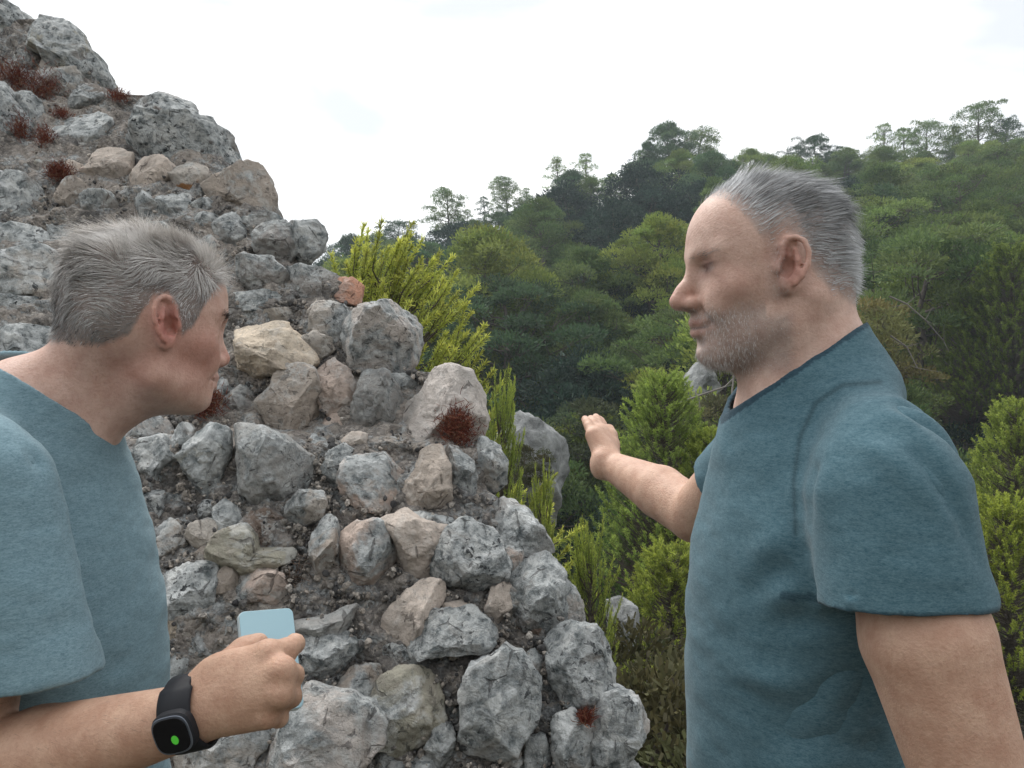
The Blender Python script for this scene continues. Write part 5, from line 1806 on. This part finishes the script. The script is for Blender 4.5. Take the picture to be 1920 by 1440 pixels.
    V, Q = polygonise(fld, (-.80, .62, .87), (-.34, 1.30, 1.60), .0031)
    V = smooth_v(V, Q, 2, .5)
    N = normals(V, Q)
    folds = [
        (at(130, 900, .77), at(180, 1060, .77), .010, -.006), (at(20, 850, .76), at(110, 870, .76), .008, -.004),
        (at(110, 930, .72), at(190, 1200, .70), .014, .009), (at(60, 980, .70), at(120, 1250, .68), .018, -.006),
        (at(20, 1000, .70), at(60, 1260, .68), .016, .005),
        (at(195, 1060, .82), at(190, 1200, .80), .020, -.014),
        (at(215, 1150, .83), at(285, 1090, .88), .008, .007), (at(215, 1190, .83), at(285, 1130, .88), .008, -.006),
        (at(205, 1290, .83), at(280, 1180, .88), .008, .006), (at(230, 1300, .84), at(290, 1220, .88), .008, -.005),
        (at(230, 900, .86), at(200, 1050, .82), .014, .006), (at(200, 880, .84), at(185, 1020, .80), .012, -.005),
        (at(0, 1278, .68), at(195, 1270, .69), .003, -.002),
    ]
    folds = [(a, b, w * 1.25, m * 1.4) for a, b, w, m in folds]
    V = cloth_finish(V, Q, N, folds, .0038, 9.0)
    colr = np.ones((len(V), 3))
    me = mesh_np('shirt', V, Q, True, SHIRT_L); vattr(me, 'Col', colr)
    link('shirt', me, P_, inv)
    legs(P_, inv, (-.565, .955), 1, (.03, .03, .04))

    # ---- smartwatch on the wrist
    wa = at(300, 1352, .705); wb = at(400, 1328, .700)
    ax = wb - wa; ax /= np.linalg.norm(ax)
    wc = at(362, 1334, .700)
    e1 = np.array([0, -1.0, 0]); e1 = e1 - ax * (e1 @ ax); e1 /= np.linalg.norm(e1)   # towards the camera
    e2 = np.cross(ax, e1)
    if e2[2] < 0: e2 = -e2
    t = empty('wristwatch', tuple(wc)); tag(t, "black sports watch with a green mark on its dark screen, on the left man's wrist", 'watch')
    M = Mat('black_rubber', .6, .3); M.b.inputs['Base Color'].default_value = (.012, .013, .017, 1); RUB = M.m
    M = Mat('watch_glass', .22, .3); M.b.inputs['Base Color'].default_value = (.006, .006, .008, 1); GL = M.m
    M = Mat('watch_bezel', .35, .5); M.b.inputs['Base Color'].default_value = (.16, .18, .22, 1); M.b.inputs['Metallic'].default_value = .6; BZ = M.m
    M = Mat('green_screen_mark', .5, .2); M.b.inputs['Base Color'].default_value = (.03, .12, .01, 1)
    M.b.inputs['Emission Color'].default_value = (.08, .55, .05, 1); M.b.inputs['Emission Strength'].default_value = .22; GR = M.m
    # strap: band swept round the wrist
    n = 56; wd = .0125; vs = []
    for k in range(n):
        a = 2 * np.pi * k / n
        ra = .0305
        rad = e1 * math.cos(a) + e2 * math.sin(a) * 1.02
        for (u, rr) in ((-wd, 0), (-wd * .9, .0022), (wd * .9, .0022), (wd, 0), (wd, -.001), (-wd, -.001)):
            vs.append(rad * (ra + rr) + ax * u * (1.25 if math.cos(a) > .5 else 1.0))
    fs = [(k * 6 + j, k * 6 + (j + 1) % 6, ((k + 1) % n) * 6 + (j + 1) % 6, ((k + 1) % n) * 6 + j) for k in range(n) for j in range(6)]
    link('strap', mesh_np('strap', np.array(vs), np.array(fs), True, RUB), t)
    # case: rounded disc towards the camera, turned a little down round the wrist
    ca_ = -.10
    cn = e1 * math.cos(ca_) + e2 * math.sin(ca_)
    cu = ax; cv_ = np.cross(cn, cu)
    def disc(name, r, z0, z1, mat, par, bev=.0015, n=48, sq=3.2, c0=(0, 0), rx=1.0):
        vs, fs = [], []
        prof = [(r - bev, z0), (r, z0 + bev), (r, z1 - bev), (r - bev, z1)]
        for (rr, zz) in prof:
            for k in range(n):
                a = 2 * np.pi * k / n
                q = (abs(math.cos(a)) ** sq + abs(math.sin(a)) ** sq) ** (-1 / sq)
                vs.append(cu * (math.cos(a) * rr * q * rx + c0[0]) + cv_ * (math.sin(a) * rr * q + c0[1]) + cn * (zz - .003))
        for p_ in range(3):
            for k in range(n):
                fs.append((p_ * n + k, p_ * n + (k + 1) % n, (p_ + 1) * n + (k + 1) % n, (p_ + 1) * n + k))
        ct = len(vs); vs.append(cu * c0[0] + cv_ * c0[1] + cn * (z1 - .003)); cb = len(vs); vs.append(cu * c0[0] + cv_ * c0[1] + cn * (z0 - .003))
        for k in range(n):
            fs.append((3 * n + k, 3 * n + (k + 1) % n, ct, ct)); fs.append(((k + 1) % n, k, cb, cb))
        me = bpy.data.meshes.new(name)
        me.from_pydata([tuple(v) for v in vs], [], [tuple(dict.fromkeys(q)) for q in fs])
        me.materials.append(mat); me.update()
        return link(name, me, par)
    case = disc('case', .0178, .029, .0400, RUB, t, .002)
    disc('bezel', .0168, .0402, .0412, BZ, case, .0004, rx=1.0)
    disc('screen', .0152, .0413, .0420, GL, t, .0003)
    disc('screen_mark', .0040, .04205, .0423, GR, t, .0001, sq=2.0, c0=(.002, -.004), rx=.8)

    # ---- phone
    pc = at(506, 1238, .785)
    u = np.array([-.26, .50, .86]); u /= np.linalg.norm(u)
    w = np.array([.78, .62, 0]); w = w - u * (w @ u); w /= np.linalg.norm(w)
    nn = np.cross(w, u)
    if nn[1] > 0: nn = -nn
    def slab(name, hw, hh, z0, z1, rad, mat, par, n=8, c=(0, 0)):
        vs = []
        out_ = []
        for (sx, sy, a0) in ((1, 1, 0), (-1, 1, 90), (-1, -1, 180), (1, -1, 270)):
            for k in range(n + 1):
                a = math.radians(a0 + 90 * k / n)
                out_.append((sx * (hw - rad) + rad * math.cos(a) + c[0], sy * (hh - rad) + rad * math.sin(a) + c[1]))
        m_ = len(out_)
        b = min(.0012, (z1 - z0) / 3)
        for (ins, zz) in ((b, z0), (0, z0 + b), (0, z1 - b), (b, z1)):
            for (a, d) in out_:
                k_ = 1 - ins / max(hw, hh)
                vs.append(w * a * k_ + u * d * k_ + nn * zz)
        fs = [(p_ * m_ + k, p_ * m_ + (k + 1) % m_, (p_ + 1) * m_ + (k + 1) % m_, (p_ + 1) * m_ + k) for p_ in range(3) for k in range(m_)]
        fs += [tuple(range(3 * m_, 4 * m_)), tuple(range(m_ - 1, -1, -1))]
        me = bpy.data.meshes.new(name); me.from_pydata([tuple(v) for v in vs], [], fs); me.materials.append(mat); me.update()
        o = link(name, me, par)
        return o
    M = Mat('pale_blue_phone_shell', .35, .5); M.b.inputs['Base Color'].default_value = (.36, .56, .64, 1); PB = M.m
    M = Mat('phone_rim', .3, .5); M.b.inputs['Base Color'].default_value = (.62, .70, .72, 1); PR = M.m
    M = Mat('phone_glass', .1, .5); M.b.inputs['Base Color'].default_value = (.01, .01, .012, 1); PG = M.m
    ph = empty('mobile_phone', tuple(pc)); tag(ph, "pale blue phone held upright in the left man's closed hand", 'phone')
    slab('back_cover', .0275, .050, .0031, .0045, .006, PB, ph)
    slab('frame', .028, .0505, -.0040, .0030, .0065, PR, ph)
    slab('screen', .0265, .049, -.0052, -.0041, .006, PG, ph)
person_left()
